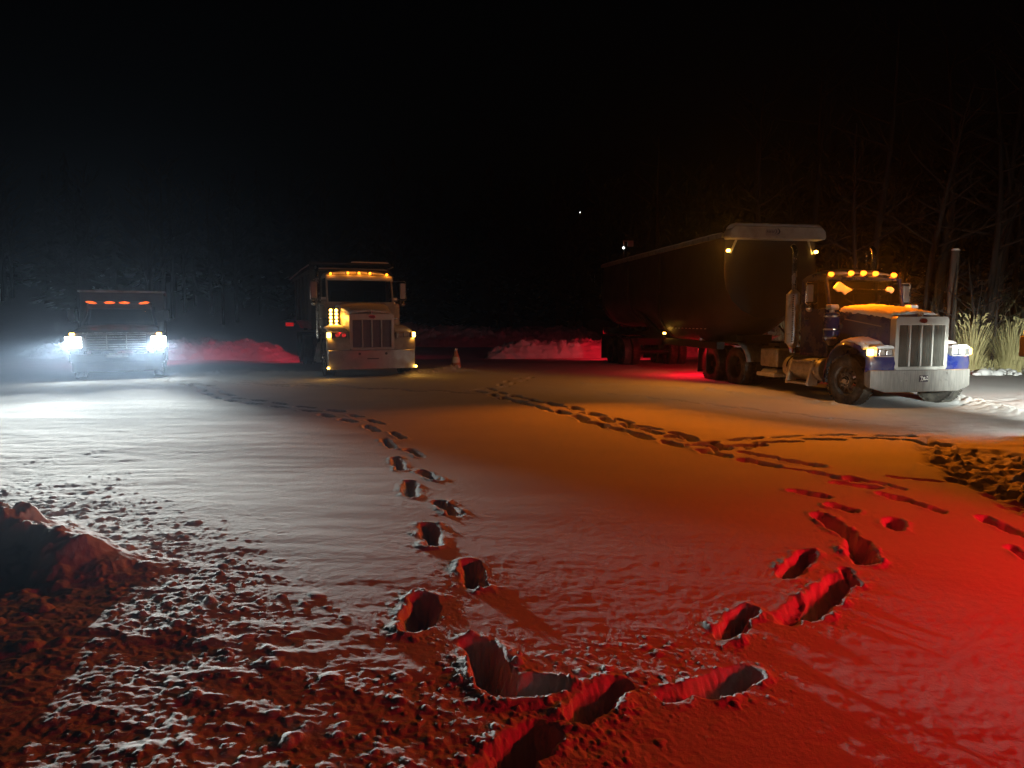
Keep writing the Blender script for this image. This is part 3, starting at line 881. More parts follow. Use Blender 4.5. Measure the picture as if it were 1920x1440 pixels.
    if p.get('roofsnow'):
        rows = [[(x, -cw+.06, zr+dz-.07), (x, -cw*.5, zr+dz-.005), (x, 0, zr+dz+.01), (x, cw*.5, zr+dz-.005), (x, cw-.06, zr+dz-.07)] for x, dz in ((xf-.02, -.02), (xf-.25, .03), ((xf+xc)/2, .05), (xc+.1, .0))]
        snow_strip('snow_cap', rf, rows, p['roofsnow'], 5, .02, .04)
    zp = zr-.14
    for s in (-1, 1):
        mb = MB(); mb.bar((xw-.03, s*(cw-.05), zw0-.03), (xf+.03, s*(cw-.05), zp), .05, .07)
        part('windscreen_pillar', mb, P, cab, bevel=.01)
        mb = MB(); mb.bar((xw-.42, s*(cw-.03), zw0-.02), (xw-.42, s*(cw-.03), zp), .03, .03)
        part('vent_window_pillar', mb, M['black'], cab, bevel=.004)
        mb = MB(); mb.box(xc+.0, xc+.14, s*cw-.03 if s > 0 else s*cw, s*cw if s > 0 else s*cw+.03, zw0-.03, zp+.02)
        part('rear_pillar', mb, P, cab)
        # door: proud panel, window pane, handle
        y0 = s*(cw+.012)
        mb = MB(); mb.box(xc+.14, xw-.10, min(y0, s*(cw-.01)), max(y0, s*(cw-.01)), 1.0, zw0-.02)
        dr = part('door', mb, P, cab, bevel=.01)
        mb = MB(); mb.box(xc+.2, xc+.36, min(y0, y0+s*.03), max(y0, y0+s*.03), zw0-.26, zw0-.22); part('door_handle', mb, M['chrome'], dr, bevel=.005)
        mb = MB(); mb.prism([(xc+.15, zw0-.03), (xw-.12, zw0-.03), (xf-.02, zp), (xc+.15, zp)], s*(cw-.035), s*(cw-.029), 'y')
        part('side_window', mb, M['glass'], cab)
    mb = MB(); mb.add([(xw-.035, -cw+.08, zw0-.02), (xw-.035, cw-.08, zw0-.02), (xf+.01, cw-.08, zp), (xf+.01, -cw+.08, zp), (xw-.041, -cw+.08, zw0-.02), (xw-.041, cw-.08, zw0-.02), (xf+.004, cw-.08, zp), (xf+.004, -cw+.08, zp)],
        [(0,1,2,3),(7,6,5,4),(0,4,5,1),(1,5,6,2),(2,6,7,3),(3,7,4,0)])
    ws = part('windscreen', mb, M['glass'], cab)
    mb = MB(); mb.box(xc, xc+.03, -cw+.03, cw-.03, zw0-.03, zp+.03); part('rear_wall', mb, M['black'], cab)
    # wipers
    for s in (-1, 1):
        mb = MB(); mb.tube([(xw-.01, s*.12-.1, zw0), (xw-.12, s*.12+.34*s, zw0+.20), (xw-.13, s*.12+.55*s, zw0+.15)], .008, 6); part('wiper', mb, M['black'], cab)
    # seats and wheel
    for s in (-1, 1):
        mb = MB(); mb.box(xc+.15, xc+.55, s*.5-.24, s*.5+.24, zw0-.45, zw0-.2); mb.box(xc+.12, xc+.25, s*.5-.23, s*.5+.23, zw0-.2, zw0+.35)
        part('seat', mb, M['seat'], cab, bevel=.04)
    mb = MB(); c = Vector((xw-.32, .5, zw0-.02)); ring = []
    for k in range(19):
        t = 2*PI*k/18; ring.append(c + Vector((math.sin(t)*.08, math.cos(t)*.22, math.sin(t)*.2)))
    mb.tube(ring, .014, 6); part('steering_wheel', mb, M['black'], cab)
    # visor
    if p.get('visor', True):
        mb = MB(); secs = []
        for y in (-cw+.02, -cw*.5, 0, cw*.5, cw-.02):
            bow = .07*(1-(y/cw)**2)
            secs.append([(xf+.05+bow, y, zr-.10), (xf+.16+bow, y, zr-.235), (xf+.15+bow, y, zr-.24), (xf+.04+bow, y, zr-.105)])
        part('sun_visor', MB().loft(secs), M[p['visorpaint']], rf, smooth=50)
        if p.get('visorsnow'):
            rows = [[(xf+.06+.07*(1-(y/cw)**2), y, zr-.10), (xf+.11+.07*(1-(y/cw)**2), y, zr-.165), (xf+.155+.07*(1-(y/cw)**2), y, zr-.225)] for y in [-cw+.03+(2*cw-.06)*k/8 for k in range(9)]]
            snow_strip('snow_cap', rf, rows, .025, 31, .01, .01)
    # cab lamps
    for i, f in enumerate((-.82, -.32, -.0, .32, .82)):
        y = f*cw; xl = xf - .02 + .03*(1-f*f)
        mb = MB(); z0 = zr-.055+.05*(1-f*f)
        k_ = p.get('caps', 1.0); mb.lathe([(0, .075*k_), (.025*k_, .07*k_), (.038*k_, .045*k_), (.042*k_, .0), (0, 0)], (xl, y, z0), 14, 'x')
        lm = part('cab_lamp', mb, M[p['caplens']], rf, smooth=60)
        mb = MB(); mb.box(xl-.10, xl+.005, y-.05, y+.05, z0-.05, z0+.045); part('lamp_base', mb, M['chrome'], lm, bevel=.015)
        if p.get('cappower'):
            beam('cab_lamp_light', lm, (xl+.095, y, z0), (1, 0, -.22), p['cappower'], (1, .19, .004), 176, .25, .025, [(-.5, .09), (-.46, .22), (-.40, .8), (-.32, 1.0), (-.2, .60), (-.1, .35), (0, .12), (.2, .05)])
        elif p.get('capglow'):
            glow('cab_lamp_light', lm, (xl+.10, y, z0+.03), p['capglow'], (1, .28, .02), .02)
    # stacks
    for s in p.get('stacks', (-1, 1)):
        xs = p['xstack']; ys = s*p['ystack']
        mb = MB(); mb.lathe([(.058, 1.0), (.058, p['zstack']-.12)], (xs, ys, 0), 18, 'z')
        mb.tube([(xs, ys, p['zstack']-.14), (xs, ys, p['zstack']-.05), (xs-.03, ys, p['zstack']), (xs-.10, ys, p['zstack']+.05)], .058, 14)
        st = part('exhaust_stack', mb, M['chrome'], root, smooth=50)
        if p.get('muffler'):
            z0, z1_ = p['muffler']
            mb = MB(); mb.lathe([(.06, z0-.12), (.135, z0), (.14, z0+.03), (.14, z1_-.03), (.13, z1_), (.06, z1_+.08)], (xs, ys, 0), 24, 'z')
            part('muffler', mb, M['alu'], st, smooth=40)
            mb = MB(); n = 12; pts = []
            for k in range(n+1):
                t = math.radians(-70+140*k/n); pts.append((xs+.16*math.sin(t), ys+s*.165*math.cos(t)))
            for k in range(n, -1, -1):
                t = math.radians(-70+140*k/n); pts.append((xs+.155*math.sin(t), ys+s*.160*math.cos(t)))
            mb.prism(pts, z0-.0, z1_-.02, 'z')
            hs = part('heat_shield', mb, M['alu'], st, smooth=40)
            mb = MB()
            for k in range(26):
                z = z0+.03+(z1_-z0-.1)*k/25; mb.box(xs+.13, xs+.15, ys+s*.085, ys+s*.12, z, z+.02)
            h2 = part('shield_slots', mb, M['chrome'], st); h2['kind'] = 'stuff'
    # air cleaners
    for s in p.get('cleaners', (-1, 1)):
        xa, ya = p['xclean'], s*p['yclean']; z0, z1_ = p['zclean']
        mb = MB(); mb.lathe([(.05, z0-.12), (.14, z0-.03), (.165, z0), (.165, z1_), (.15, z1_+.03), (.0, z1_+.05)], (xa, ya, 0), 28, 'z')
        ac = part('air_cleaner', mb, M[p.get('cleanpaint', p['paint'])], root, smooth=35)
        for zb_ in (z0+.05, z0+(z1_-z0)*.42, z1_-.04):
            mb = MB(); mb.lathe([(.168, -.018), (.172, -.014), (.172, .014), (.168, .018)], (xa, ya, zb_), 28, 'z'); part('band', mb, M['chrome'], ac, smooth=30)
        mb = MB(); mb.lathe([(.05, 0), (.05, .05), (.11, .06), (.13, .08), (.13, .10), (.0, .12)], (xa, ya, z1_+.04), 20, 'z'); cp = part('intake_cap', mb, M['chrome'], ac, smooth=35)
        rows = [[(xa+dx, ya+dy, z1_+.14) for dy in (-.1, -.05, .05, .1)] for dx in (-.1, -.05, .05, .1)]
        snow_strip('snow_cap', ac, rows, .07, 41+s, .01, .02)
        mb = MB(); mb.tube([(xa, ya-s*.1, z1_-.25), (xa, ya-s*.28, z1_-.25)], .07, 12); part('duct', mb, M['black'], ac, smooth=40)
    # mirrors
    zm0, zm1 = p['zmirror']
    for s in (-1, 1):
        xm = p['xmirror']; ym = s*p['ymirror']
        mb = MB(); mb.tube([(xm-.1, s*cw, zm1+.02), (xm, ym-s*.11, zm1+.03), (xm, ym+s*.06, zm1+.03), (xm, ym+s*.10, zm1), (xm, ym+s*.10, zm0), (xm, ym+s*.06, zm0-.03), (xm, ym-s*.11, zm0-.03), (xm-.1, s*cw, zm0)], .012, 8)
        mr = part('mirror_bracket', mb, M['chrome'], root, smooth=60)
        mb = MB(); mb.box(xm-.05, xm+.02, ym-.085, ym+.085, zm0+.02, zm1-.02); part('mirror', mb, M['dullchrome'], mr, bevel=.02)
        mb = MB(); mb.lathe([(0, .05), (.06, .035), (.085, 0), (0, -.02)], (xm, ym, zm0-.12), 16, 'x'); part('convex_mirror', mb, M['chrome'], mr, smooth=50)
    return cab

def tandem(root, xs, yout=1.2, r=.52, chrome=False):
    for x in xs:
        for s in (-1, 1): wheel(root, x, yout, s, r=r, dual=True, front=False, chrome=chrome, nuts=False)
        mb = MB(); mb.cyl((x, -1.0, r), (x, 1.0, r), .075, n=12); mb.lathe([(0, -.2), (.13, -.15), (.2, 0), (.13, .15), (0, .2)], (x, 0, r), 16, 'x')
        part('drive_axle', mb, M['black'], root, smooth=50)

def step_set(root, s, x0, x1):
    yo = s*1.18; yi = s*.62
    a, b = min(yo, yi), max(yo, yi)
    mb = MB().cyl((x0-.30, s*.88, .66), (x1+.26, s*.88, .66), .27, n=28)
    tk = part('fuel_tank', mb, M['alu' ], root, bevel=.02, smooth=40)
    for x in (x0-.12, x1+.1):
        mb = MB(); mb.lathe([(.275, -.025), (.282, -.02), (.282, .02), (.275, .025)], (x, s*.88, .66), 28, 'x'); part('tank_strap', mb, M['chrome'], tk, smooth=30)
    for x in (x0, x1):
        mb = MB().prism([(s*.95, .88), (s*1.10, .88), (s*1.24, .36), (s*1.24, .30), (s*1.0, .30)], x-.035, x+.035, 'x')
        st = part('step_bracket', mb, M['white'], root, bevel=.006)
    for z, y1 in ((.83, 1.14), (.60, 1.19), (.34, 1.245)):
        mb = MB().box(x0+.035, x1-.035, min(s*.95, s*y1), max(s*.95, s*y1), z-.02, z+.02)
        part('step', mb, M['alu'], st, bevel=.005)

# ------------------------------------------------------------------ blue tractor on the right
def heading(hx, hy): return math.atan2(hy, hx)
TX, TY = 8.203, 14.132
trz = heading(.22, -.9755)
tractor = empty('tractor_truck', (TX, TY, -.11), trz)
tag(tractor, 'dark blue long nosed tractor with snowy hood and five glowing amber roof lamps', 'truck')
TP = dict(paint='blue', gz0=.76, gz1=1.83, gw=.62, xhood=-1.62, xcab=-2.62, belt=2.03, roof=2.80, xrear=-6.95, xaxle=-.75,
          bz1=.77, bz0=.33, bzend=.42, bumper='salt', plate=True, grille='grille', hoodw=.80, zhood=2.02, hoodsnow=.05,
          zlamp=1.12, pod='grille', turn=10, cabw=.98, roofsnow=.045, visorpaint='blue', caplens='amberwhite', caps=1.35, cappower=1350,
          xstack=-2.80, ystack=1.06, zstack=3.42, muffler=(1.22, 2.38), stacks=(-1, 1), xclean=-1.50, yclean=1.0, zclean=(1.33, 1.88),
          xmirror=-1.95, ymirror=1.24, zmirror=(2.14, 2.56), steer=0.10, visor=False)
big_truck(tractor, TP)
tandem(tractor, (-5.08, -6.40))
for s in (-1, 1): step_set(tractor, s, -2.72, -1.95)
# wiper arms caked with snow hang on the windscreen
cabw = .98
for s, k in ((-1, 51), (1, 52)):
    y = s*.55
    if s < 0: pts = [(.0, y-.26), (.13, y-.14), (.15, y-.06), (.06, y+.06), (-.03, y+.24), (-.10, y+.08), (-.15, y+.01), (-.07, y-.06), (-.08, y-.16)]
    else: pts = [(-.02, y-.03), (.05, y+.04), (.045, y+.14), (.0, y+.20), (-.06, y+.17), (-.11, y+.11), (-.07, y+.07), (-.06, y+.0)]
    mb = MB(); vs = []
    for off in (.02, .07):
        for a, b in pts: vs.append((-1.70-.22*((.42+a)/.75)+off+.02, b, 2.03+.42+a))
    n = len(pts); mb.add(vs, [tuple(range(n-1, -1, -1)), tuple(range(n, 2*n))]+[(i, (i+1) % n, n+(i+1) % n, n+i) for i in range(n)])
    part('windscreen_snow', mb, M['snow'], tractor, bevel=.02, smooth=60)
mb = MB().bar((-1.80, -.5, 2.45), (-1.80, .55, 2.43), .02); part('wiper_rod', mb, M['chrome'], tractor)
# battery box with its step, mudguards, fifth wheel and rear lamps
for s in (-1, 1):
    a, b = sorted((s*.60, s*1.12))
    mb = MB().box(-4.02, -3.30, a, b, .62, 1.06); bb = part('battery_box', mb, M['alu'], tractor, bevel=.04)
    mb = MB().box(-4.05, -3.27, *sorted((s*.85, s*1.2)), .38, .48); part('box_step', mb, M['white'], bb, bevel=.03)
    rows = [[(x, s*.87, .48), (x, s*1.0, .482), (x, s*1.10, .481)] for x in (-4.0, -3.8, -3.5, -3.32)]
    snow_strip('snow_cap', bb, rows, .08, 61+s, .02, .03)
    # half round mudguards over the drive wheels
    mb = MB(); pts = []; cx = -5.08
    arc = [(cx+.64*math.cos(math.radians(t)), .52+.64*math.sin(math.radians(t))) for t in range(15, 96, 8)] + [(-5.8, 1.16), (-6.5, 1.165), (-6.8, 1.14)]
    arc2 = [(x, z-.02) for x, z in arc][::-1]
    arc2 = [(cx+.62*math.cos(math.radians(t)), .52+.62*math.sin(math.radians(t))) for t in range(15, 96, 8)] + [(-5.8, 1.14), (-6.5, 1.145), (-6.8, 1.12)]
    part('mudguard', MB().prism(arc + arc2[::-1], *sorted((s*.58, s*1.21)), 'y'), M['alu'], tractor, smooth=40)
    mb = MB().box(-7.12, -7.10, *sorted((s*.56, s*1.22)), .25, 1.08); part('mudflap', mb, M['black'], tractor)
    mb = MB(); mb.box(-7.10, -7.05, *sorted((s*1.0, s*1.2)), 1.06, 1.42); mb.bar((-7.02, s*.9, 1.1), (-7.02, s*.9, 1.5), .03); mb.bar((-7.0, s*.88, 1.18), (-6.2, s*.88, 1.34), .035); mb.bar((-6.7, s*.88, 1.24), (-6.45, s*.88, 1.1), .035)
    part('mudflap_hanger', mb, M['white'], tractor, bevel=.004)
    mb = MB().box(-7.14, -7.10, *sorted((s*.95, s*1.15)), 1.10, 1.20)
    tl = part('tail_lamp', mb, M['red'], tractor, bevel=.01)
    glow('tail_lamp_light', tl, (-7.30, s*1.36, .98), 70, (1, .006, .02), .04)
    beam('tail_lamp_beam', tl, (-7.20, s*.6, .85), (-1, 0, -.02), 120, (1, .006, .02), 165, .5, .03)
mb = MB(); mb.prism([(-6.45, -.42), (-6.2, -.10), (-5.75, -.10), (-5.75, .10), (-6.2, .10), (-6.45, .42), (-5.35, .45), (-5.25, .30), (-5.25, -.30), (-5.35, -.45)], 1.06, 1.13, 'z')
mb.box(-5.9, -5.5, -.5, .5, .86, 1.06)
part('fifth_wheel', mb, M['alu'], tractor, bevel=.01)
mb = MB().box(-4.6, -3.1, -.38, .38, .86, .90); part('deck_plate', mb, M['alu'], tractor)
mb = MB(); mb.tube([(-2.75, .3, 1.9), (-3.3, .3, 1.3), (-4.2, .2, 1.35), (-4.8, .1, 1.7)], .025, 6); mb.tube([(-2.75, -.2, 1.9), (-3.3, -.25, 1.2), (-4.2, -.15, 1.25), (-4.8, -.1, 1.6)], .025, 6)
part('air_hose', mb, M['black'], tractor, smooth=60)
mb = MB(); mb.cyl((-1.95, 1.08, 2.55), (-1.95, 1.08, 3.05), .006, n=6); part('antenna', mb, M['chrome'], tractor)
mb = MB(); mb.box(-2.72, -2.62, -.93, .93, 1.2, 1.26); mb.cyl((-2.8, .85, 2.7), (-2.8, .85, 3.35), .018, n=8); part('stack_bracket', mb, M['chrome'], tractor)

# ------------------------------------------------------------------ the trailer behind it
trl = empty('dump_trailer', (6.43, 19.44, -.05), heading(.162, -.987))   # over the fifth wheel
tag(trl, 'tall dark half round trailer with pale tarp housing, coupled behind the blue tractor', 'trailer')
# trailer frame: x = 0 at the kingpin
HW = 1.24; X0 = 1.05; X1 = -9.7; ZT = 3.86
def tub_section(x, zb, wb=.55, zt=ZT, n=10):
    pts = []
    for k in range(n+1):
        t = PI/2*k/n
        pts.append((x, -HW + (HW-0)*(1-math.cos(t))**1.0*1.0 if False else -HW*math.cos(t*.0+0) , 0))
    pts = [(x, -HW, zt)]
    for k in range(n+1):
        t = PI*k/n; pts.append((x, -HW*math.cos(t), zb + (zb+1.15-zb)*(1-math.sin(t))))
    pts.append((x, HW, zt))
    return pts
def shell(secs, th=.03):
    """open topped skin with thickness"""
    mb = MB(); n = len(secs[0]); inner = []
    out = []
    for sct in secs:
        o2 = list(sct); i2 = []
        for (x, y, z) in sct[::-1]:
            i2.append((x, y*(1-th/HW), z+ (th if z < ZT-.01 else 0)))
        out.append(o2+i2)
    mb.loft(out); return mb
secs = [tub_section(x, zb) for x, zb in ((X0-.02, 1.72), (X0-.5, 1.45), (.0, 1.22), (-1.2, .98), (-3.3, .95))]
secs_rear = [tub_section(x, zb) for x, zb in ((-3.32, 1.02), (-5.0, 1.40), (-6.5, 1.45), (X1, 1.45))]
part('tub', shell(secs), M['tub'], trl, smooth=40)
part('rear_tub', shell(secs_rear), M['tub'], trl, smooth=40)
mb = MB(); sct = tub_section(X0, 1.72); poly = [(y, z) for _, y, z in sct]
mb.prism(poly, X0-.04, X0+.01, 'x'); part('front_wall', mb, M['tub'], trl, smooth=30)
mb = MB(); sct = tub_section(X1, 1.45); poly = [(y, z) for _, y, z in sct]
mb.prism(poly, X1-.05, X1, 'x'); part('tailgate', mb, M['tub'], trl)
for s in (-1, 1):
    part('top_rail', MB().box(X1, X0, *sorted((s*(HW+.005), s*(HW+.075))), ZT-.08, ZT+.03), M['alu'], trl, bevel=.01)
    rows = [[(x, s*(HW+.0), ZT+.031), (x, s*(HW+.035), ZT+.033), (x, s*(HW+.07), ZT+.031)] for x in np.linspace(X1+.1, X0-.1, 12)]
    snow_strip('snow_cap', trl, rows, .035, 71+s, .015, .01)
    for x in (-3.42, -6.4, -9.6):
        pts = []
        mb = MB(); zb = {-3.42: 1.0, -6.4: 1.45, -9.6: 1.45}[x]
        sct = tub_section(x, zb); half = [q for q in sct if q[1]*s >= -1e-6]
        half = sorted(half, key=lambda q: -q[2])
        o_ = [(q[1]+s*.07*abs(q[1])/HW, q[2]-.07*(1-abs(q[1])/HW)) for q in half]; i_ = [(q[1], q[2]) for q in half]
        mb.prism(o_+i_[::-1], x-.05, x+.05, 'x'); part('rib', mb, M['tub'], trl)
    # lower side rail and marker row
    part('side_rail', MB().box(-3.4, .3, *sorted((s*.80, s*1.02)), .92, 1.12), M['black'], trl, bevel=.01)
    part('main_rail', MB().box(X1, -3.2, *sorted((s*.45, s*.57)), 1.05, 1.3), M['black'], trl, bevel=.01)
    mb = MB().bar((-3.55, s*.95, 1.1), (-6.2, s*1.05, 2.15), .10, .12); part('brace', mb, M['tub'], trl, bevel=.01)
    ml = part('side_marker', MB().cyl((-3.35, s*1.03, 1.28), (-3.35, s*1.10, 1.28), .035, n=14), M['amberhot'], trl)
    glow('side_marker_light', ml, (-3.30, s*1.14, 1.28), 1.5, (1, .55, .08), .02)
    mb = MB()
    for k in range(11): mb.box(-3.0+k*.26, -2.9+k*.26, *sorted((s*1.06, s*1.075)), 1.45, 1.465)
    cl = part('cleat_row', mb, M['white'], trl); cl['kind'] = 'stuff'
    part('rear_fender', MB().box(X1+.1, -6.5, *sorted((s*.56, s*1.22)), 1.12, 1.16), M['tub'], trl, bevel=.008)
    part('rear_box', MB().box(X1+.05, X1+.75, *sorted((s*.75, s*1.2)), 1.17, 1.42), M['tub'], trl, bevel=.01)
    part('mudflap', MB().box(X1-.10, X1-.08, *sorted((s*.56, s*1.22)), .16, 1.1), M['black'], trl)
    tl = part('tail_lamp', MB().box(X1-.13, X1-.09, *sorted((s*.95, s*1.15)), 1.16, 1.28), M['red'], trl, bevel=.01)
    beam('tail_lamp_light', tl, (X1-.22, s*1.05, 1.2), (-1, 0, -.05), 55, (1, .012, .03), 165, .5, .03)
    part('landing_leg', MB().box(-1.1, -.98, *sorted((s*.60, s*.72)), .25, 1.1), M['black'], trl, bevel=.01)
    # lamp under the tarp housing
    lm = part('corner_lamp', MB().cyl((X0+.10, s*1.20, 3.44), (X0+.17, s*1.20, 3.44), .04, n=14), M['amberhot'], trl)
    part('lamp_arm', MB().bar((X0+.0, s*1.2, 3.44), (X0+.10, s*1.2, 3.44), .03), M['black'], lm)
    beam('corner_lamp_light', lm, (X0+.22, s*1.2, 3.43), (.7, s*1.4, -.7), 240 if s < 0 else 40, (1, .30, .02), 165, .5, .03)
    mb = MB().bar((X0+.12, s*.98, 3.72), (X0+.08, s*1.12, 3.38), .03, .05); part('housing_bracket', mb, M['alu'], trl)
for x in (-7.35, -8.65):
    for s in (-1, 1): wheel(trl, x, 1.2, s, dual=True, front=False, chrome=False, nuts=False)
    part('trailer_axle', MB().cyl((x, -1, .52), (x, 1, .52), .075, n=12), M['black'], trl, smooth=50)
part('crossmember', MB().box(-8.1, -7.9, -.9, .9, .75, 1.0), M['black'], trl, bevel=.01)
mb = MB().box(-4.6, .6, -.3, .3, 1.02, 1.14).box(-.4, .4, -.5, .5, 1.13, 1.3)
part('kingpin_plate', mb, M['black'], trl)
# tarp housing: shallow box with sloping ends and snow lying on top
hz0, hz1 = ZT-.14, ZT+.17
poly = [(-1.27, hz0), (-1.30, hz0+.06), (-1.28, hz1-.12), (-1.18, hz1), (1.18, hz1), (1.28, hz1-.12), (1.30, hz0+.06), (1.27, hz0)]
hs = part('tarp_housing', MB().prism(poly, X0+.03, X0+.42, 'x'), M['headerpaint'], trl, bevel=.02)
rows = [[(x, y, hz1+.0 - (.06 if abs(y) > 1.2 else 0)) for y in (-1.23, -1.12, -.6, 0, .6, 1.12, 1.23)] for x in (X0+.04, X0+.2, X0+.38)]
snow_strip('snow_cap', hs, rows, .075, 77, .012, .02)
xf = X0+.421
part('logo_patch', MB().box(xf-.001, xf+.004, -.36, .02, hz0+.07, hz1-.08), M['logoplate'], hs)
mk = MB(); x_ = xf+.006
for k, yy in enumerate((-.33, -.285, -.245, -.20, -.155)):    # small slanted strokes of the worn lettering
    mk.bar((x_, yy, hz0+.145), (x_, yy+.02, hz0+.20), .010); mk.bar((x_, yy, hz0+.172), (x_, yy+.03, hz0+.172+.02*(-1)**k), .009)
mk.tube([(x_, -.045, hz0+.255), (x_, .0, hz0+.215), (x_, .012, hz0+.175), (x_, -.012, hz0+.135), (x_, -.065, hz0+.105)], [.006, .014, .018, .014, .006], 6)
mk.tube([(x_, -.105, hz0+.24), (x_, -.075, hz0+.205), (x_, -.07, hz0+.175), (x_, -.085, hz0+.145), (x_, -.115, hz0+.125)], [.004, .008, .010, .008, .004], 6)
part('logo_marks', mk, M['marks'], hs)
part('tarp', MB().prism([(-1.1, ZT+.02), (-.55, ZT+.10), (0, ZT+.13), (.55, ZT+.10), (1.1, ZT+.02), (.55, ZT+.08), (0, ZT+.11), (-.55, ZT+.08)], X1, X0, 'x'), M['black'], trl, smooth=50)

# ------------------------------------------------------------------ cream dump truck in the middle
CX, CY = -3.78, 19.3
crz = heading(.37, -.929)
dt = empty('dump_truck', (CX, CY, .10), crz)
tag(dt, 'cream dump truck facing the camera with amber lamps, in the middle behind the snow field', 'truck')
CP = dict(paint='cream', gz0=.74, gz1=1.72, gw=.61, xhood=-1.75, xcab=-2.95, belt=2.08, roof=2.93, xrear=-9.0, xaxle=-.95,
          bz1=.74, bz0=.22, bzend=.22, bumper='dullchrome', holes=True, grille='grille', hoodw=.78, zhood=1.98, hoodsnow=.05,
          zlamp=1.14, pod='cream', turn=2.2, cabw=1.0, roofsnow=.05, visorpaint='cream', visorsnow=True, caplens='ambersoft', capglow=1.6,
          xstack=-2.75, ystack=1.12, zstack=3.1, stacks=(-1,), xclean=-1.95, yclean=1.02, zclean=(1.3, 2.0), cleaners=(-1, 1),
          xmirror=-2.0, ymirror=1.30, zmirror=(2.16, 2.68), podsnow=False)
big_truck(dt, CP)
tandem(dt, (-6.6, -7.95))
for s in (-1, 1): step_set(dt, s, -3.0, -2.3)
for s in (-1, 1):
    ml = part('corner_marker', MB().cyl((-.03, s*1.19, .27), (.01, s*1.19, .27), .032, n=12), M['amberhot'], dt)
    glow('corner_marker_light', ml, (.05, s*1.19, .27), .6, (1, .5, .08), .02)
# amber work light with two rows of bright cells beside the hood
bar = part('warning_light', MB().box(-1.12, -1.06, -1.04, -.72, 1.36, 1.90), M['black'], dt, bevel=.01)
for c in (-.96, -.81):
    for k in range(5):
        z = 1.42+k*.10
        part('light_cell', MB().lathe([(0, .03), (.03, .025), (.042, 0), (0, 0)], (-1.06, c, z), 12, 'x'), M['amberhot'], bar, smooth=50)
beam('warning_light_light', bar, (-.98, -.86, 1.62), (1, .05, 0), 14, (1, .33, .03), 170, .3, .08)
glow('warning_light_glow', bar, (-1.0, -.72, 1.66), 3, (1, .30, .02), .05)
# dump body
mb = MB(); bx0, bx1 = -3.6, -9.3; bz0_, bz1_ = 1.25, 3.05
mb.prism([(-1.22, bz1_), (-1.22, bz0_+.25), (-1.0, bz0_), (1.0, bz0_), (1.22, bz0_+.25), (1.22, bz1_), (1.18, bz1_), (1.18, bz0_+.27), (.98, bz0_+.05), (-.98, bz0_+.05), (-1.18, bz0_+.27), (-1.18, bz1_)], bx1, bx0, 'x')
db = part('dump_body', mb, M['body'], dt, bevel=.01)
part('front_wall', MB().box(bx0-.002, bx0+.05, -1.23, 1.23, bz0_, 3.18), M['body'], dt, bevel=.01)
part('cab_guard', MB().box(bx0+.05, bx0+.45, -1.15, 1.15, 3.06, 3.10), M['body'], dt, bevel=.008)
rows = [[(x, y, 3.10) for y in (-1.1, -.5, .1, .6, 1.1)] for x in (bx0+.08, bx0+.25, bx0+.42)]
snow_strip('snow_cap', dt, rows, .05, 79, .015, .03)
mb = MB().cyl((bx0+.15, -1.25, 3.30), (bx0+.15, 1.22, 3.30), .05, n=14); part('tarp_roller', mb, M['black'], dt, smooth=40)
rows = [[(bx0+.12, y, 3.345), (bx0+.15, y, 3.352), (bx0+.18, y, 3.345)] for y in (.0, .3, .8, 1.2)]
snow_strip('snow_cap', dt, rows, .03, 80, .01, .02)
for s in (-1, 1):
    mb = MB(); mb.tube([(bx0+.3, s*1.3, 3.22), (-5.2, s*1.34, 3.20), (-6.5, s*1.6, 2.95)], .022, 6); part('tarp_arm', mb, M['alu'], dt, smooth=60)
    for x in (-4.6, -5.8, -7.0, -8.2): part('rib', MB().box(x-.05, x+.05, *sorted((s*1.222, s*1.28)), bz0_+.3, bz1_), M['body'], dt, bevel=.005)
    part('top_rail', MB().box(bx1, bx0, *sorted((s*1.222, s*1.30)), bz1_-.06, bz1_+.04), M['body'], dt, bevel=.01)
    part('mudflap', MB().box(-8.75, -8.73, *sorted((s*.56, s*1.22)), .2, 1.1), M['black'], dt)
    tl = part('tail_lamp', MB().box(-9.12, -9.06, *sorted((s*.85, s*1.15)), .95, 1.08), M['red'], dt, bevel=.01)
    beam('tail_lamp_light', tl, (-9.2, s*1.0, 1.05), (-1, 0, 0), 50, (1, .012, .05), 168, .5, .03)
mb = MB().box(-9.16, -8.98, -1.62, -1.30, 1.30, 1.47); mb.bar((-9.05, -1.3, 1.4), (-9.05, -1.2, 1.4), .04)
rl = part('side_red_lamp', mb, M['badge'], dt, bevel=.01)
part('side_red_lens', MB().box(-8.975, -8.965, -1.60, -1.32, 1.32, 1.45), emit('red_lens_dim', (1, .01, .01), .35), rl)
part('air_tank', MB().cyl((-5.0, -.85, .8), (-3.9, -.85, .8), .2, n=20), M['black'], dt, smooth=40)
part('tool_box', MB().box(-4.5, -3.7, .62, 1.18, .55, 1.05), M['alu'], dt, bevel=.02)

# ------------------------------------------------------------------ medium truck on the left with blazing headlamps
LX, LY = -10.9, 19.6
lh = Vector((.42, -.907, 0)); lrz = heading(.42, -.907)
lt = empty('box_nosed_truck', (LX, LY, 0), lrz)
tag(lt, 'dark work truck on the far left with both headlamps shining and four orange roof lamps', 'truck')
P = M['darkpaint']
mb = MB()
for s in (-1, 1): mb.box(-7.0, -.1, s*.43-.04, s*.43+.04, .55, .78)
part('frame', mb, M['black'], lt)
for s in (-1, 1): wheel(lt, -1.05, 1.12, s, r=.46, wd=.25, chrome=False, nuts=False)
for s in (-1, 1): wheel(lt, -5.3, 1.12, s, r=.46, wd=.25, dual=True, front=False, chrome=False, nuts=False)
mb = MB(); fr = []
for y, x in ((-1.17, -.14), (-1.12, -.03), (-.6, .02), (0, .03), (.6, .02), (1.12, -.03), (1.17, -.14)): fr.append([(x, y, .50), (x, y, .72), (x-.08, y, .72), (x-.08, y, .50)])
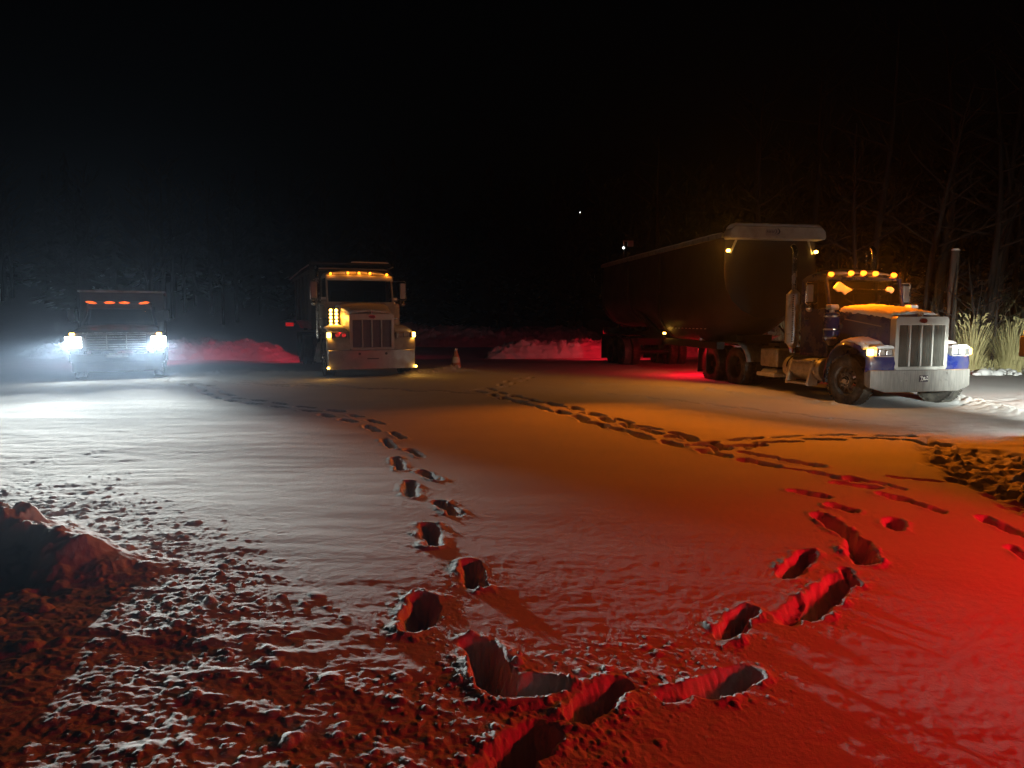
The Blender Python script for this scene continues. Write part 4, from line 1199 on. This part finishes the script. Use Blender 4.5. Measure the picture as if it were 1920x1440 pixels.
bm_ = part('bumper', MB().loft(fr), M['black'], lt, bevel=.01)
part('front_skirt', MB().box(-.35, -.10, -1.10, 1.10, .22, .52), M['black'], lt, bevel=.02)
part('licence_plate', MB().box(.031, .036, -.26, .26, .635, .70), M['alu'], bm_, bevel=.002)
part('plate_bracket', MB().box(.031, .05, -.20, .20, .71, .74), M['alu'], bm_, bevel=.004)
secs = [arc_section(x, wv, .80, zt, .08, .03) for x, wv, zt in ((-.02, 1.06, 1.30), (-.12, 1.08, 1.36), (-.7, 1.05, 1.42), (-1.35, .98, 1.50))]
hd = part('hood', MB().loft(secs), P, lt, smooth=40)
# grille: horizontal bars, two dividers, blank centre panel
gr = part('grille', MB().box(-.02, .0, -.70, .70, .84, 1.26), M['black'], lt)
for k in range(7):
    z = .855+k*.066
    part('grille_bar', MB().box(.0, .03, -.72, .72, z-.011, z+.011), M['chrome'], gr, bevel=.003)
for y in (-.24, .24): part('grille_divider', MB().box(.0, .032, y-.014, y+.014, .84, 1.27), M['chrome'], gr)
part('grille_panel', MB().box(.03, .036, -.21, .21, .99, 1.10), M['black'], gr)
part('hood_lip', MB().box(-.03, .025, -.80, .80, 1.285, 1.31), M['chrome'], hd, bevel=.005)
for s in (-1, 1):
    y = s*1.03
    hsng = part('headlamp_housing', MB().box(-.04, .01, y-.20, y+.20, .88, 1.22), M['chrome'], lt, bevel=.015)
    hl = part('headlamp', MB().box(.01, .03, y-.19, y+.19, .90, 1.19), M['head'], hsng, bevel=.008)
    beam('headlamp_light', hl, (.06, y, 1.05), (1, -.125, .0), 18000, (.95, 1, .94), 46, 1.0, .06,
         [(-.5, .0), (-.32, .02), (-.19, .14), (-.11, .58), (-.08, 1.0), (-.005, 1.0), (.015, .45), (.05, .08), (.2, .02)])
    ts = part('turn_signal', MB().box(.0, .03, y+s*.02-.06, y+s*.02+.06, 1.235, 1.30), M['amberhot'], lt, bevel=.01)
    glow('turn_signal_light', ts, (.09, y, 1.27), 2, (1, .5, .1), .02)
    fo = [( -.05, .8), (-.05, 1.2), (-.3, 1.28), (-1.05, 1.30), (-1.6, 1.1), (-1.66, .6), (-1.6, .6), (-1.52, .95), (-1.25, 1.08), (-.85, 1.08), (-.55, .95), (-.48, .6), (-.40, .6), (-.35, .8)]
    part('fender', MB().prism(fo, *sorted((s*.95, s*1.17)), 'y'), P, lt, bevel=.03)
xw, xc_, cw = -1.4, -2.7, .98
mb = MB().loft([[(x, -cw, .85), (x, -cw, 1.47), (x, -cw+.05, 1.5), (x, cw-.05, 1.5), (x, cw, 1.47), (x, cw, .85)] for x in (xw, xc_)])
cab2 = part('cab', mb, P, lt, bevel=.02)
rf2 = part('roof', MB().loft([arc_section(x, cw-.12, 1.98, zt, .08, .03) for x, zt in ((-1.82, 2.10), (-1.9, 2.16), (-2.3, 2.2), (-2.7, 2.16))]), P, lt, smooth=40)
for s in (-1, 1):
    part('windscreen_pillar', MB().bar((-1.42, s*.93, 1.48), (-1.84, s*.83, 2.02), .05, .06), P, cab2)
    part('rear_pillar', MB().bar((-2.65, s*.94, 1.48), (-2.65, s*.84, 2.02), .08, .05), P, cab2)
    part('side_window', MB().add([(-1.5, s*.93, 1.5), (-2.6, s*.93, 1.5), (-2.6, s*.84, 2.0), (-1.86, s*.84, 2.0)], [(0, 1, 2, 3)]), M['glass'], cab2)
    part('door', MB().box(-2.6, -1.5, *sorted((s*.97, s*(cw+.015))), .9, 1.46), P, cab2, bevel=.01)
    mb = MB(); mb.tube([(-1.6, s*.98, 1.6), (-1.55, s*1.2, 1.62), (-1.55, s*1.2, 1.95), (-1.6, s*.92, 1.9)], .012, 6)
    mr = part('mirror_bracket', mb, M['black'], lt); part('mirror', MB().box(-1.60, -1.53, s*1.23-.09, s*1.23+.09, 1.62, 1.95), M['black'], mr, bevel=.02)
part('windscreen', MB().add([(-1.43, -.9, 1.5), (-1.43, .9, 1.5), (-1.85, .8, 2.02), (-1.85, -.8, 2.02), (-1.44, -.9, 1.5), (-1.44, .9, 1.5), (-1.86, .8, 2.02), (-1.86, -.8, 2.02)], [(0,1,2,3),(7,6,5,4),(0,4,5,1),(1,5,6,2),(2,6,7,3),(3,7,4,0)]), M['glass'], cab2)
part('rear_wall', MB().box(-2.7, -2.67, -.9, .9, 1.48, 2.05), M['black'], cab2)
for y, tl_ in ((-.74, .02), (-.27, .0), (.12, 0), (.64, -.02)):
    mb = MB(); secs = []
    for k in range(7):
        t = -1+2*k/6; rr = math.sqrt(max(.02, 1-t*t))*.038
        secs.append([(-1.82+rr*1.2*math.cos(a_)+.02, y+t*.15, 2.16+rr*math.sin(a_)-tl_*t) for a_ in [2*PI*q/10 for q in range(10)]])
    lm = part('roof_lamp', mb.loft(secs), M['amberoval'], rf2, smooth=60)
    glow('roof_lamp_light', lm, (-1.70, y, 2.2), .7, (1, .25, .03), .02)
bd = part('dump_body', MB().box(-6.6, -2.95, -1.15, 1.15, .95, 2.50), M['body'], lt, bevel=.02)
part('top_rail', MB().box(-6.65, -2.90, -1.2, 1.2, 2.501, 2.56), M['alu'], bd, bevel=.01)
for s in (-1, 1):
    part('mudflap', MB().box(-6.5, -6.48, *sorted((s*.55, s*1.15)), .2, .9), M['black'], lt)
    tl = part('tail_lamp', MB().box(-6.68, -6.62, *sorted((s*.85, s*1.1)), .85, .98), M['red'], lt, bevel=.01)
    beam('tail_lamp_light', tl, (-6.78, s*.98, .92), (-1, 0, 0), 50, (1, .012, .08), 168, .5, .03)

# ------------------------------------------------------------------ two pickups just outside the frame on the right; their lamps light the snow
def pickup(loc, rz, label, heads, tails, amber):
    r = empty('pickup_truck', loc, rz); tag(r, label, 'pickup', 'pickups parked on the right')
    P = M['darkpaint']
    part('frame', MB().box(-5.2, -.2, -.45, .45, .38, .55), M['black'], r)
    body = MB().loft([arc_section(x, .95, .55, zt, .08, .03) for x, zt in ((0, 1.02), (-.1, 1.12), (-1.35, 1.20))])
    part('hood', body, P, r, smooth=40, bevel=.01)
    cab = part('cab', MB().loft([arc_section(x, .95, .50, 1.22, .03, .0) for x in (-1.35, -3.45)]), P, r, smooth=40)
    part('roof', MB().loft([arc_section(x, .78, 1.78, zt, .06, .03) for x, zt in ((-2.0, 1.84), (-2.4, 1.90), (-3.4, 1.86))]), P, cab, smooth=40)
    for s in (-1, 1):
        for a, b in (((-1.4, s*.90, 1.2), (-2.0, s*.74, 1.8)), ((-2.5, s*.92, 1.2), (-2.5, s*.76, 1.8)), ((-3.42, s*.92, 1.2), (-3.38, s*.76, 1.8))):
            part('pillar', MB().bar(a, b, .06), P, cab)
        part('side_window', MB().add([(-1.45, s*.91, 1.21), (-3.4, s*.91, 1.21), (-3.38, s*.76, 1.79), (-2.05, s*.76, 1.79)], [(0, 1, 2, 3)]), M['glass'], cab)
        part('bed_side', MB().box(-5.55, -3.5, *sorted((s*.87, s*.96)), .50, 1.15), P, r, bevel=.02)
        wheel(r, -.95, .98, s, r=.40, wd=.26, nuts=False, chrome=False); wheel(r, -4.45, .98, s, r=.40, wd=.26, nuts=False, chrome=False)
        mb = MB().bar((-1.75, s*.95, 1.2), (-1.7, s*1.1, 1.26), .03).box(-1.75, -1.65, *sorted((s*1.05, s*1.27)), 1.16, 1.40)
        part('mirror', mb, M['black'], r, bevel=.02)
    part('windscreen', MB().add([(-1.4, -.88, 1.21), (-1.4, .88, 1.21), (-2.0, .74, 1.80), (-2.0, -.74, 1.80)], [(0, 1, 2, 3)]), M['glass'], cab)
    part('rear_window', MB().add([(-3.44, -.88, 1.21), (-3.44, .88, 1.21), (-3.40, .74, 1.80), (-3.40, -.74, 1.80)], [(0, 1, 2, 3)]), M['glass'], cab)
    part('bed_floor', MB().box(-5.5, -3.5, -.87, .87, .62, .66), P, r)
    part('tailgate', MB().box(-5.58, -5.52, -.86, .86, .55, 1.14), P, r, bevel=.015)
    part('rear_bumper', MB().box(-5.72, -5.58, -.9, .9, .42, .58), M['chrome'], r, bevel=.02)
    part('front_bumper', MB().box(-.02, .12, -.95, .95, .40, .62), M['chrome'], r, bevel=.03)
    g = part('grille', MB().box(-.02, .03, -.55, .55, .66, .98), M['black'], r)
    for k in range(4): part('grille_bar', MB().box(.03, .05, -.55, .55, .70+k*.08, .72+k*.08), M['chrome'], g)
    for s in (-1, 1):
        hl = part('headlamp', MB().box(-.03, .04, *sorted((s*.60, s*.90)), .74, .96), M['head'] if heads else M['lens_off'], r, bevel=.02)
        if heads:
            hp = [(-.5, .05), (-.25, .3), (-.10, .9), (.05, 1.0), (.10, .30), (.2, .12), (.4, .02)]
            if s > 0: beam('headlamp_light', hl, (.10, s*.75, .95), (1, 0, 0), heads*.034, (.94, 1, .93), 150, .7, .05, hp)
            else: beam('headlamp_light', hl, (.10, s*.75, .95), (1, -.34, 0), heads, (.94, 1, .90), 84, 1.0, .05, hp)
        tl = part('tail_lamp', MB().box(-5.60, -5.54, *sorted((s*.80, s*.95)), .72, 1.08), M['red'] if tails else M['badge'], r, bevel=.01)
        if tails:
            beam('tail_lamp_light', tl, (-5.70, s*.88, .98), (-1, 0, 0), tails, (1, .005, .012), 168, .35, .05, [(-.5, .5), (-.32, .85), (-.2, .75), (-.13, .42), (-.05, .3), (.2, .2)])
    if amber:
        gp = MB().bar((.16, .93, .55), (.16, .93, 1.25), .05).bar((.16, -.93, .55), (.16, -.93, 1.25), .05).bar((.16, -.93, 1.25), (.16, .93, 1.25), .05).bar((.16, -.93, .8), (.16, .93, .8), .05)
        gd = part('brush_guard', gp, M['black'], r, bevel=.01)
        for s in (-1, 1):
            part('lamp_pod', MB().box(.06, .26, *sorted((s*.86, s*1.04)), 1.12, 1.43), M['black'], gd, bevel=.02)
            al = part('amber_lamp', MB().box(.08, .22, *sorted((s*.90, s*1.01)), 1.44, 1.53), M['amberhot'], gd, bevel=.02)
            if s > 0: glow('amber_lamp_light', al, (.10, 1.10, 1.50), .3, (1, .45, .06), .03)
    return r
pickup((8.35, 9.9, 0), heading(.16, 1), 'dark pickup facing the blue tractor at the right edge, amber lamp on its corner', 8500, 0, True)
pickup((10.8, 3.0, 0), heading(1, 0), 'dark pickup with red tail lamps lit, just beyond the near right edge', 0, 280, False)

# ------------------------------------------------------------------ snow banks thrown up behind the lot
def snow_bank(x0, y0, x1, y1, h, wd, seed, label):
    L_ = math.hypot(x1-x0, y1-y0); nl = int(L_/.055); nw = 60
    u = np.linspace(0, 1, nl)[:, None]; v = np.linspace(-1, 1, nw)[None, :]
    ex, ey = (x1-x0)/L_, (y1-y0)/L_; nx, ny = ey, -ex
    X = x0+(x1-x0)*u + nx*v*wd; Y = y0+(y1-y0)*u + ny*v*wd
    env = np.clip(np.minimum(u, 1-u)*L_/1.2, 0, 1)**.6
    H = (1-np.abs(v)**3.2)*h*env*(.9+.10*gn(u*L_/2.2, u*0+seed, seed)+.07*gn(u*L_/.8, u*0+seed, seed+9))
    n1 = billow(X*.9+H*.6, Y*.9, seed+1, 3)-.9; n2 = np.maximum(0, gn(X*3.3, Y*3.3+H*3, seed+2)); n3 = gn(X*7, Y*7+H*5, seed+3)
    ch = .5*.55*domes(X/.5+.3*gn(X*3, Y*3, seed), (Y+H*.9)/.5, seed+2, .2, .55, .8) + .2*.8*domes(X/.2+.3*gn(X*6, Y*6, seed), (Y+H*.9)/.2, seed+3, .1, .55, .8)
    H = H + (.06*n1 + ch + .05*n3 + .025*gn(X*25, Y*25+H*20, seed+7))*np.clip(H*3, 0, 1)
    Z = base_z(X, Y) + H - .12
    X = X + .10*gn(Z*7, X*2.5, seed+4); Y = Y + .10*gn(Z*7+9, X*2.5, seed+5)
    mb = MB(); mb.v = [tuple(p) for p in np.stack([X.ravel(), Y.ravel(), Z.ravel()], 1)]
    mb.f = [(i*nw+j, i*nw+j+1, (i+1)*nw+j+1, (i+1)*nw+j) for i in range(nl-1) for j in range(nw-1)]
    o = part('snow_bank', mb, M['snow'], None, smooth=70); tag(o, label, 'snow bank')
    return o
snow_bank(-21.0, 31.5, -9.2, 29.6, 0.85, 1.1, 201, 'long lumpy snow bank glowing red between the left truck and the dump truck')
snow_bank(-1.3, 31.6, 5.6, 31.9, 0.9, 1.1, 202, 'lumpy snow bank lit red, ending at the trailer wheels')
snow_bank(6.4, 33.5, 15.5, 33.0, 0.8, 1.1, 203, 'low snow bank seen red under the trailer')
snow_bank(-24, 36, -13, 35, 0.8, 2.0, 204, 'taller faint snow bank further back behind the left truck')
snow_bank(-9.0, 50, 6, 47, 1.3, 4.0, 205, 'broad dim snow mound far behind the traffic cone')

# ------------------------------------------------------------------ cone
cx_, cy_ = ground_xy(855, 697)
cn = empty('traffic_cone', (cx_, cy_, gz(cx_, cy_)-.02)); tag(cn, 'faded traffic cone frosted with snow, right of the dump truck', 'traffic cone')
part('cone_body', MB().lathe([(.20, .03), (.175, .04), (.045, .62), (.035, .64), (0, .64)], (0, 0, 0), 24, 'z'), M['cone'], cn, smooth=50)
part('cone_base', MB().box(-.24, .24, -.24, .24, 0, .035), M['black'], cn, bevel=.015)
part('cone_collar', MB().lathe([(.140, .22), (.143, .22), (.108, .40), (.105, .40)], (0, 0, 0), 24, 'z'), M['white'], cn, smooth=50)
part('snow_cap', MB().lathe([(.05, .60), (.055, .62), (.04, .66), (0, .675)], (0, 0, 0), 12, 'z'), M['snow'], cn, smooth=60)

# ------------------------------------------------------------------ trees and brush
def limb(mb, p, d, length, r, depth, R_, sides=5, spread=.7):
    segs = 3 if depth > 0 else 4
    pts = [Vector(p)]; dd = Vector(d).normalized(); rr = [r]
    for k in range(segs):
        dd = (dd + Vector((R_.uniform(-1,1), R_.uniform(-1,1), R_.uniform(-.3,.7)))*.14).normalized()
        pts.append(pts[-1]+dd*length/segs); rr.append(r*(1-.55*(k+1)/segs))
    mb.tube(pts, rr, sides)
    return pts, rr, dd
def bare_tree(name, x, y, h, seed, label, lean=0.0, group='bare trees behind the lot', low=.35):
    R_ = random.Random(seed)
    t = empty(name, (x, y, gz(x, y)-.1)); tag(t, label, 'tree', group)
    tr = MB(); br = MB()
    pts = [Vector((0, 0, 0))]; d = Vector((lean, R_.uniform(-.05, .05), 1)).normalized(); r0 = h*.013+.03; rad = [r0*1.25]
    n = 9
    for k in range(n):
        d = (d+Vector((R_.uniform(-1,1), R_.uniform(-1,1), .3))*.06).normalized(); pts.append(pts[-1]+d*h/n); rad.append(r0*(1-.88*(k+1)/n))
    tr.tube(pts, rad, 8); part('trunk', tr, M['bark'], t, smooth=60)
    def grow(p, d, L_, r, dep):
        q, rr, dd = limb(br, p, d, L_, r, dep, R_, 5 if dep < 2 else 3)
        if dep >= 3: return
        for k in range(3 if dep < 2 else 3):
            i = R_.randint(1, len(q)-1)
            v = Vector((R_.uniform(-1,1), R_.uniform(-1,1), R_.uniform(-.1, .9)))
            grow(q[i], dd*.7+v*.75, L_*R_.uniform(.42, .68), max(.006, rr[i]*.6), dep+1)
    for k in range(int(10+h*.5)):
        f = R_.uniform(low, .97); i = min(n-1, int(f*n)); p = pts[i].lerp(pts[i+1], f*n-i)
        a = R_.uniform(0, 2*PI); v = Vector((math.cos(a), math.sin(a), R_.uniform(.2, .9)))
        grow(p, v, h*R_.uniform(.13, .28)*(1.15-f*.6), rad[i]*.45, 1)
    part('crown', br, M['bark'], t)
    return t
spots = [(13.2, 27.5, 9, .02, 'slim bare tree nearest behind the tractor cab'), (15.2, 26.2, 10, -.05, 'bare tree rising from the brush right of the post'),
         (17.0, 26.0, 11, .16, 'leaning bare tree behind the reeds at the right edge'), (18.5, 28, 13, .0, 'thick trunked bare tree at the far right edge'),
         (15.5, 31, 14, .03, 'tall bare tree behind the post'), (12.0, 35, 13, -.02, 'bare tree above the tarp housing'),
         (19.5, 33, 15, 0, 'tall bare tree in the dark on the right'), (8.5, 41, 12, .02, 'bare tree beyond the trailer'), (24, 36, 16, .02, 'tallest bare tree in the right hand corner'),
         (16.0, 38, 15, -.04, 'bare tree deep in the right hand dark'), (22, 30, 15, -.03, 'bare tree just past the right edge of the reeds')]
for i, (x, y, h_, ln, lb) in enumerate(spots): bare_tree('bare_tree', x, y, h_, 300+i, lb, ln)
# thin saplings standing in the brush
for i, (x, y, h_, ln) in enumerate(((13.9, 22.4, 3.6, .02), (14.6, 22.9, 3.2, .25), (15.3, 23.2, 3.9, -.04), (14.3, 23.4, 2.6, -.3), (16.2, 24.0, 3.6, .08), (12.8, 23.6, 3.0, .1))):
    lb = ['straight thin sapling between the two reed clumps', 'sapling leaning right between the reed clumps', 'upright sapling left of the right reed clump', 'low sapling bent left beside the left reed clump', 'sapling behind the right reed clump', 'sapling just right of the wooden post'][i]
    bare_tree('sapling', x, y, h_, 400+i, lb, ln, 'saplings in the roadside brush', .2)
# wooden post
px_, py_ = 14.1, 22.9
po = empty('utility_post', (px_, py_, gz(px_, py_)-.05)); tag(po, 'tall weathered wooden post standing behind the tractor grille', 'post')
part('post_shaft', MB().tube([(0, 0, 0), (.02, 0, 1.3), (0, .01, 2.6), (.03, 0, 3.92)], [.145, .14, .13, .12], 14), M['wood'], po, smooth=50)
part('snow_cap', MB().lathe([(.12, 0), (.125, .03), (.08, .07), (0, .08)], (.03, 0, 3.92), 14, 'z'), M['snow'], po, smooth=60)

def blades(mb, R_, n, rad, h, wd, lean=.35, plume=0):
    for k in range(n):
        a = R_.uniform(0, 2*PI); rr = rad*math.sqrt(R_.random())
        x, y = rr*math.cos(a), rr*math.sin(a)
        hh = h*R_.choice((R_.uniform(.3, .7), R_.uniform(.6, 1.0), R_.uniform(.8, 1.08)))*(1.05-.35*(rr/rad)**2); ln = lean*R_.uniform(.2, 1)*(rr/rad+.2); b = R_.uniform(0, 2*PI); b = a+R_.uniform(-.9, .9)
        w_ = wd*R_.uniform(.6, 1.3); c, s_ = math.cos(a+1.3), math.sin(a+1.3)
        pts = []; m = 4
        droop = R_.uniform(0, .35) if R_.random() < .35 else 0
        for i in range(m+1):
            t = i/m
            cx, cy, cz = x+math.cos(b)*ln*hh*t**1.6, y+math.sin(b)*ln*hh*t**1.6, hh*(t-droop*t**3)
            ww = w_*(1-t*.8)
            if plume and i == m: ww = w_*2.5
            pts += [(cx-c*ww, cy-s_*ww, cz), (cx+c*ww, cy+s_*ww, cz)]
        mb.add(pts, [(2*i, 2*i+1, 2*i+3, 2*i+2) for i in range(m)])
def reed_clump(x, y, n, rad, h, seed, label):
    R_ = random.Random(seed); e = empty('reed_clump', (x, y, gz(x, y)-.05)); tag(e, label, 'ornamental grass', 'dry reed clumps')
    mb = MB(); blades(mb, R_, n, rad, h, .013, .45); tag(part('stalks', mb, M['reed'], e), kind='stuff')
    mb = MB()
    for k in range(26):
        a = R_.uniform(0, 2*PI); rr = rad*R_.uniform(.3, 1.5); z = h*R_.uniform(.8, 1.05)
        q = Vector((rr*math.cos(a), rr*math.sin(a), z)); mb.tube([q, q+Vector((math.cos(a)*.05, math.sin(a)*.05, .10)), q+Vector((math.cos(a)*.13, math.sin(a)*.13, .12))], [.012, .022, .006], 5)
    tag(part('seed_heads', mb, M['reed'], e), kind='stuff')
def on(px, py): return ground_xy(px, py)
reed_clump(*on(1816, 698), 560, .30, 1.75, 501, 'pale dry reed clump just right of the tractor grille')
reed_clump(*on(1893, 694), 620, .36, 1.72, 502, 'larger pale dry reed clump near the right edge')
reed_clump(*on(1765, 688), 300, .40, 1.4, 503, 'reed clump mostly hidden behind the tractor grille')
reed_clump(*on(1940, 682), 500, .50, 1.7, 504, 'reed clump cut by the right edge of the picture')
# tangled brush: nobody could count the stems
mb = MB(); R_ = random.Random(9)
for k in range(1500):
    x = R_.uniform(10.5, 22); y = R_.uniform(24.6, 30)+.15*abs(x-14)
    if x < 12 and y < 25: continue
    L_ = R_.uniform(.4, 2.0)*(1.0 if R_.random() < .7 else 1.5); a = R_.uniform(0, 2*PI); tilt = R_.uniform(.1, 1.3)
    p = Vector((x, y, gz(x, y) + (0 if R_.random() < .6 else R_.uniform(.2, 1.2))))
    d = Vector((math.cos(a)*math.sin(tilt), math.sin(a)*math.sin(tilt), math.cos(tilt)))
    q = p + d*L_*.5 + Vector((R_.uniform(-.1,.1), 0, .05)); e_ = q + (d+Vector((R_.uniform(-.5,.5), R_.uniform(-.5,.5), R_.uniform(-.8, .2)))).normalized()*L_*.5
    mb.tube([p, q, e_], [R_.uniform(.006, .013), .008, .003], 3)
br = part('brush', mb, M['twig'], None); tag(br, 'tangle of bare brush and dead stems behind the reeds', None, kind='stuff')
mb = MB()
for k in range(2600):
    x = R_.uniform(11.2, 21); y = R_.uniform(22.2, 27)
    if y < 22.4 + .2*abs(x-15): continue
    h_ = R_.uniform(.15, .65); a = R_.uniform(0, 2*PI); z = gz(x, y)-.02
    e_ = Vector((x+math.cos(a)*h_*.8, y+math.sin(a)*h_*.8, z+h_*R_.uniform(.3, .9))); m_ = Vector((x+math.cos(a)*h_*.3, y+math.sin(a)*h_*.3, z+h_*.75))
    w_ = .008; mb.add([(x-w_, y, z), (x+w_, y, z), (m_.x+w_, m_.y, m_.z), (m_.x-w_, m_.y, m_.z), (e_.x, e_.y, e_.z)], [(0,1,2,3), (3,2,4)])
gr_ = part('dead_grass', mb, M['reed'], None); tag(gr_, 'flattened dead grass poking through the snow along the lot edge', None, kind='stuff')
# rough lumps of ploughed snow along that edge
mb = MB()
for k in range(420):
    x = R_.uniform(10.6, 20.5); y = R_.uniform(21.2, 24.0)+.1*abs(x-14); s_ = R_.uniform(.04, .13)*R_.choice((.6, 1, 1.5))
    c = Vector((x, y, gz(x, y)+s_*.3)); n = 8; secs = []
    for i, (f, z) in enumerate(((.55, -.8), (1, -.1), (.8, .5), (.3, .85))):
        secs.append([c+Vector((math.cos(2*PI*q/n)*s_*f*R_.uniform(.8, 1.5), math.sin(2*PI*q/n)*s_*f*R_.uniform(.8, 1.2), z*s_*.8)) for q in range(n)])
    mb.loft(secs)
lp = part('snow_lumps', mb, M['snow'], None, smooth=80); tag(lp, 'small lumps of ploughed snow along the edge of the lot', None, kind='stuff')

# ------------------------------------------------------------------ the dark wood on the hill: one mass
def wood():
    R_ = random.Random(44); protos = []
    for k in range(6):
        mb = MB(); h = 1.0
        if k < 3:
            mb.tube([(0,0,0),(0,0,.98)], [.014,.003], 5)
            for q in range(150):
                z = R_.uniform(.12, .97); a = R_.uniform(0, 2*PI); l = (.21*(1-z)+.02)*R_.uniform(.6, 1.15); c, s_ = math.cos(a), math.sin(a); w_ = l*.28
                mb.add([(0,0,z), (c*l*.6-s_*w_, s_*l*.6+c*w_, z-.03), (c*l, s_*l, z-.055), (c*l*.6+s_*w_, s_*l*.6-c*w_, z-.03)], [(0,1,2,3)])
        else:
            mb.tube([(0,0,0),(.01,0,.5),(0,.01,.97)], [.014,.009,.002], 5)
            for q in range(26):
                z = R_.uniform(.3, .92); a = R_.uniform(0, 2*PI); l = R_.uniform(.1, .26)*(1.2-z*.7); v = Vector((math.cos(a)*.8, math.sin(a)*.8, R_.uniform(.4, 1.1))).normalized()
                p = Vector((0,0,z)); m_ = p+v*l; mb.tube([p, m_], [.005, .0022], 3)
                for r_ in range(5):
                    b = p+v*l*R_.uniform(.3, 1); v2 = (v+Vector((R_.uniform(-1,1), R_.uniform(-1,1), R_.uniform(-.3,.8)))*.8).normalized(); mb.tube([b, b+v2*l*.55], [.003, .001], 3)
        protos.append((np.array([tuple(v) for v in mb.v], float), mb.f))
    V = []; F = []; off = 0
    for k in range(420):
        a = math.radians(R_.uniform(-62, 62)); r = R_.uniform(52, 105)
        x, y = r*math.sin(a), r*math.cos(a)
        if y < 40 + .0*abs(x): continue
        h = R_.uniform(9, 14)*(1.15 if x > 20 else 1.0)
        v, f = protos[R_.randrange(6)]; c, s_ = math.cos(k), math.sin(k); sx = h*R_.uniform(.85, 1.2)
        P_ = np.stack([(v[:,0]*c-v[:,1]*s_)*sx+x, (v[:,0]*s_+v[:,1]*c)*sx+y, v[:,2]*h+gz(x, y)-.3], 1)
        V.append(P_); F += [tuple(i+off for i in ff) for ff in f]; off += len(v)
    me = bpy.data.meshes.new('wood'); me.from_pydata([tuple(p) for p in np.concatenate(V)], [], F); me.update()
    me.materials.append(M['bark']); o = bpy.data.objects.new('far_wood', me); link(o); tag(o, 'dark wood of conifers and bare trees on the hill behind the lot', None, kind='stuff')
wood()

# ------------------------------------------------------------------ far lamps on the hillside
def far_lamp(px, py, dist, label, r, st, pole=3.0):
    a = (px-960)/F_PX; x, y = a*dist, dist; z = CAM_H + (600-py)/F_PX*dist
    e = empty('yard_lamp', (x, y, gz(x, y))); tag(e, label, 'lamp', 'distant yard lamps')
    h_ = z-gz(x, y)
    part('pole', MB().cyl((0, 0, 0), (0, 0, h_+.3), .06, n=8), M['wood'], e)
    part('lamp_head', MB().lathe([(0, .12), (r, .06), (r, 0), (0, 0)], (0, -.25, h_), 12, 'z'), st, e)
    part('lamp_arm', MB().bar((0, 0, h_+.15), (0, -.25, h_+.13), .04), M['black'], e)
far_lamp(1085, 404, 75, 'tiny white lamp on the hill above the trailer', .035, M['pinwhite'])
far_lamp(1610, 386, 70, 'tiny lamp glimmering among the trees above the tractor', .04, M['pinwhite'])
# camera mast behind the trailer
e = empty('lamp_mast', (1.0*6.3, 40.3, gz(6.3, 40.3))); tag(e, 'white pinpoint lamp with a small grey box on a mast behind the trailer', 'lamp mast')
zz = CAM_H+(600-467)/F_PX*40.3 - gz(6.3, 40.3)
part('mast', MB().cyl((0, .1, 0), (0, .1, zz+.3), .05, n=8), M['black'], e)
part('lamp_lens', MB().lathe([(0, -.06), (.05, -.04), (.065, 0), (0.05, .04), (0, .05)], (-.05, 0, zz), 12, 'z'), M['pinwhite'], e)
part('lamp_stem', MB().box(-.08, -.02, -.02, .04, zz+.06, zz+.40), M['alu'], e)
part('control_box', MB().box(.18, .50, -.05, .12, zz+.08, zz+.36), M['headerpaint'], e, bevel=.01)
part('cross_arm', MB().box(-.1, .5, .02, .06, zz+.36, zz+.40), M['alu'], e)

# ------------------------------------------------------------------ frosty air
HAZE = 0.0009
if HAZE > 0:
    me = MB().box(-130, 130, -40, 125, -3, 32).mesh('haze')
    hz = bpy.data.objects.new('haze', me); link(hz)
    m = bpy.data.materials.new('haze'); m.use_nodes = True; nt = m.node_tree
    nt.nodes.remove(nt.nodes['Principled BSDF'])
    pv = nt.nodes.new('ShaderNodeVolumePrincipled'); pv.inputs['Color'].default_value = (.55, .72, 1.0, 1); pv.inputs['Density'].default_value = HAZE
    pv.inputs['Anisotropy'].default_value = 0.8
    nt.links.new(pv.outputs[0], nt.nodes['Material Output'].inputs['Volume'])
    me.materials.append(m); tag(hz, 'thin frosty night air over the whole lot', None, kind='stuff')
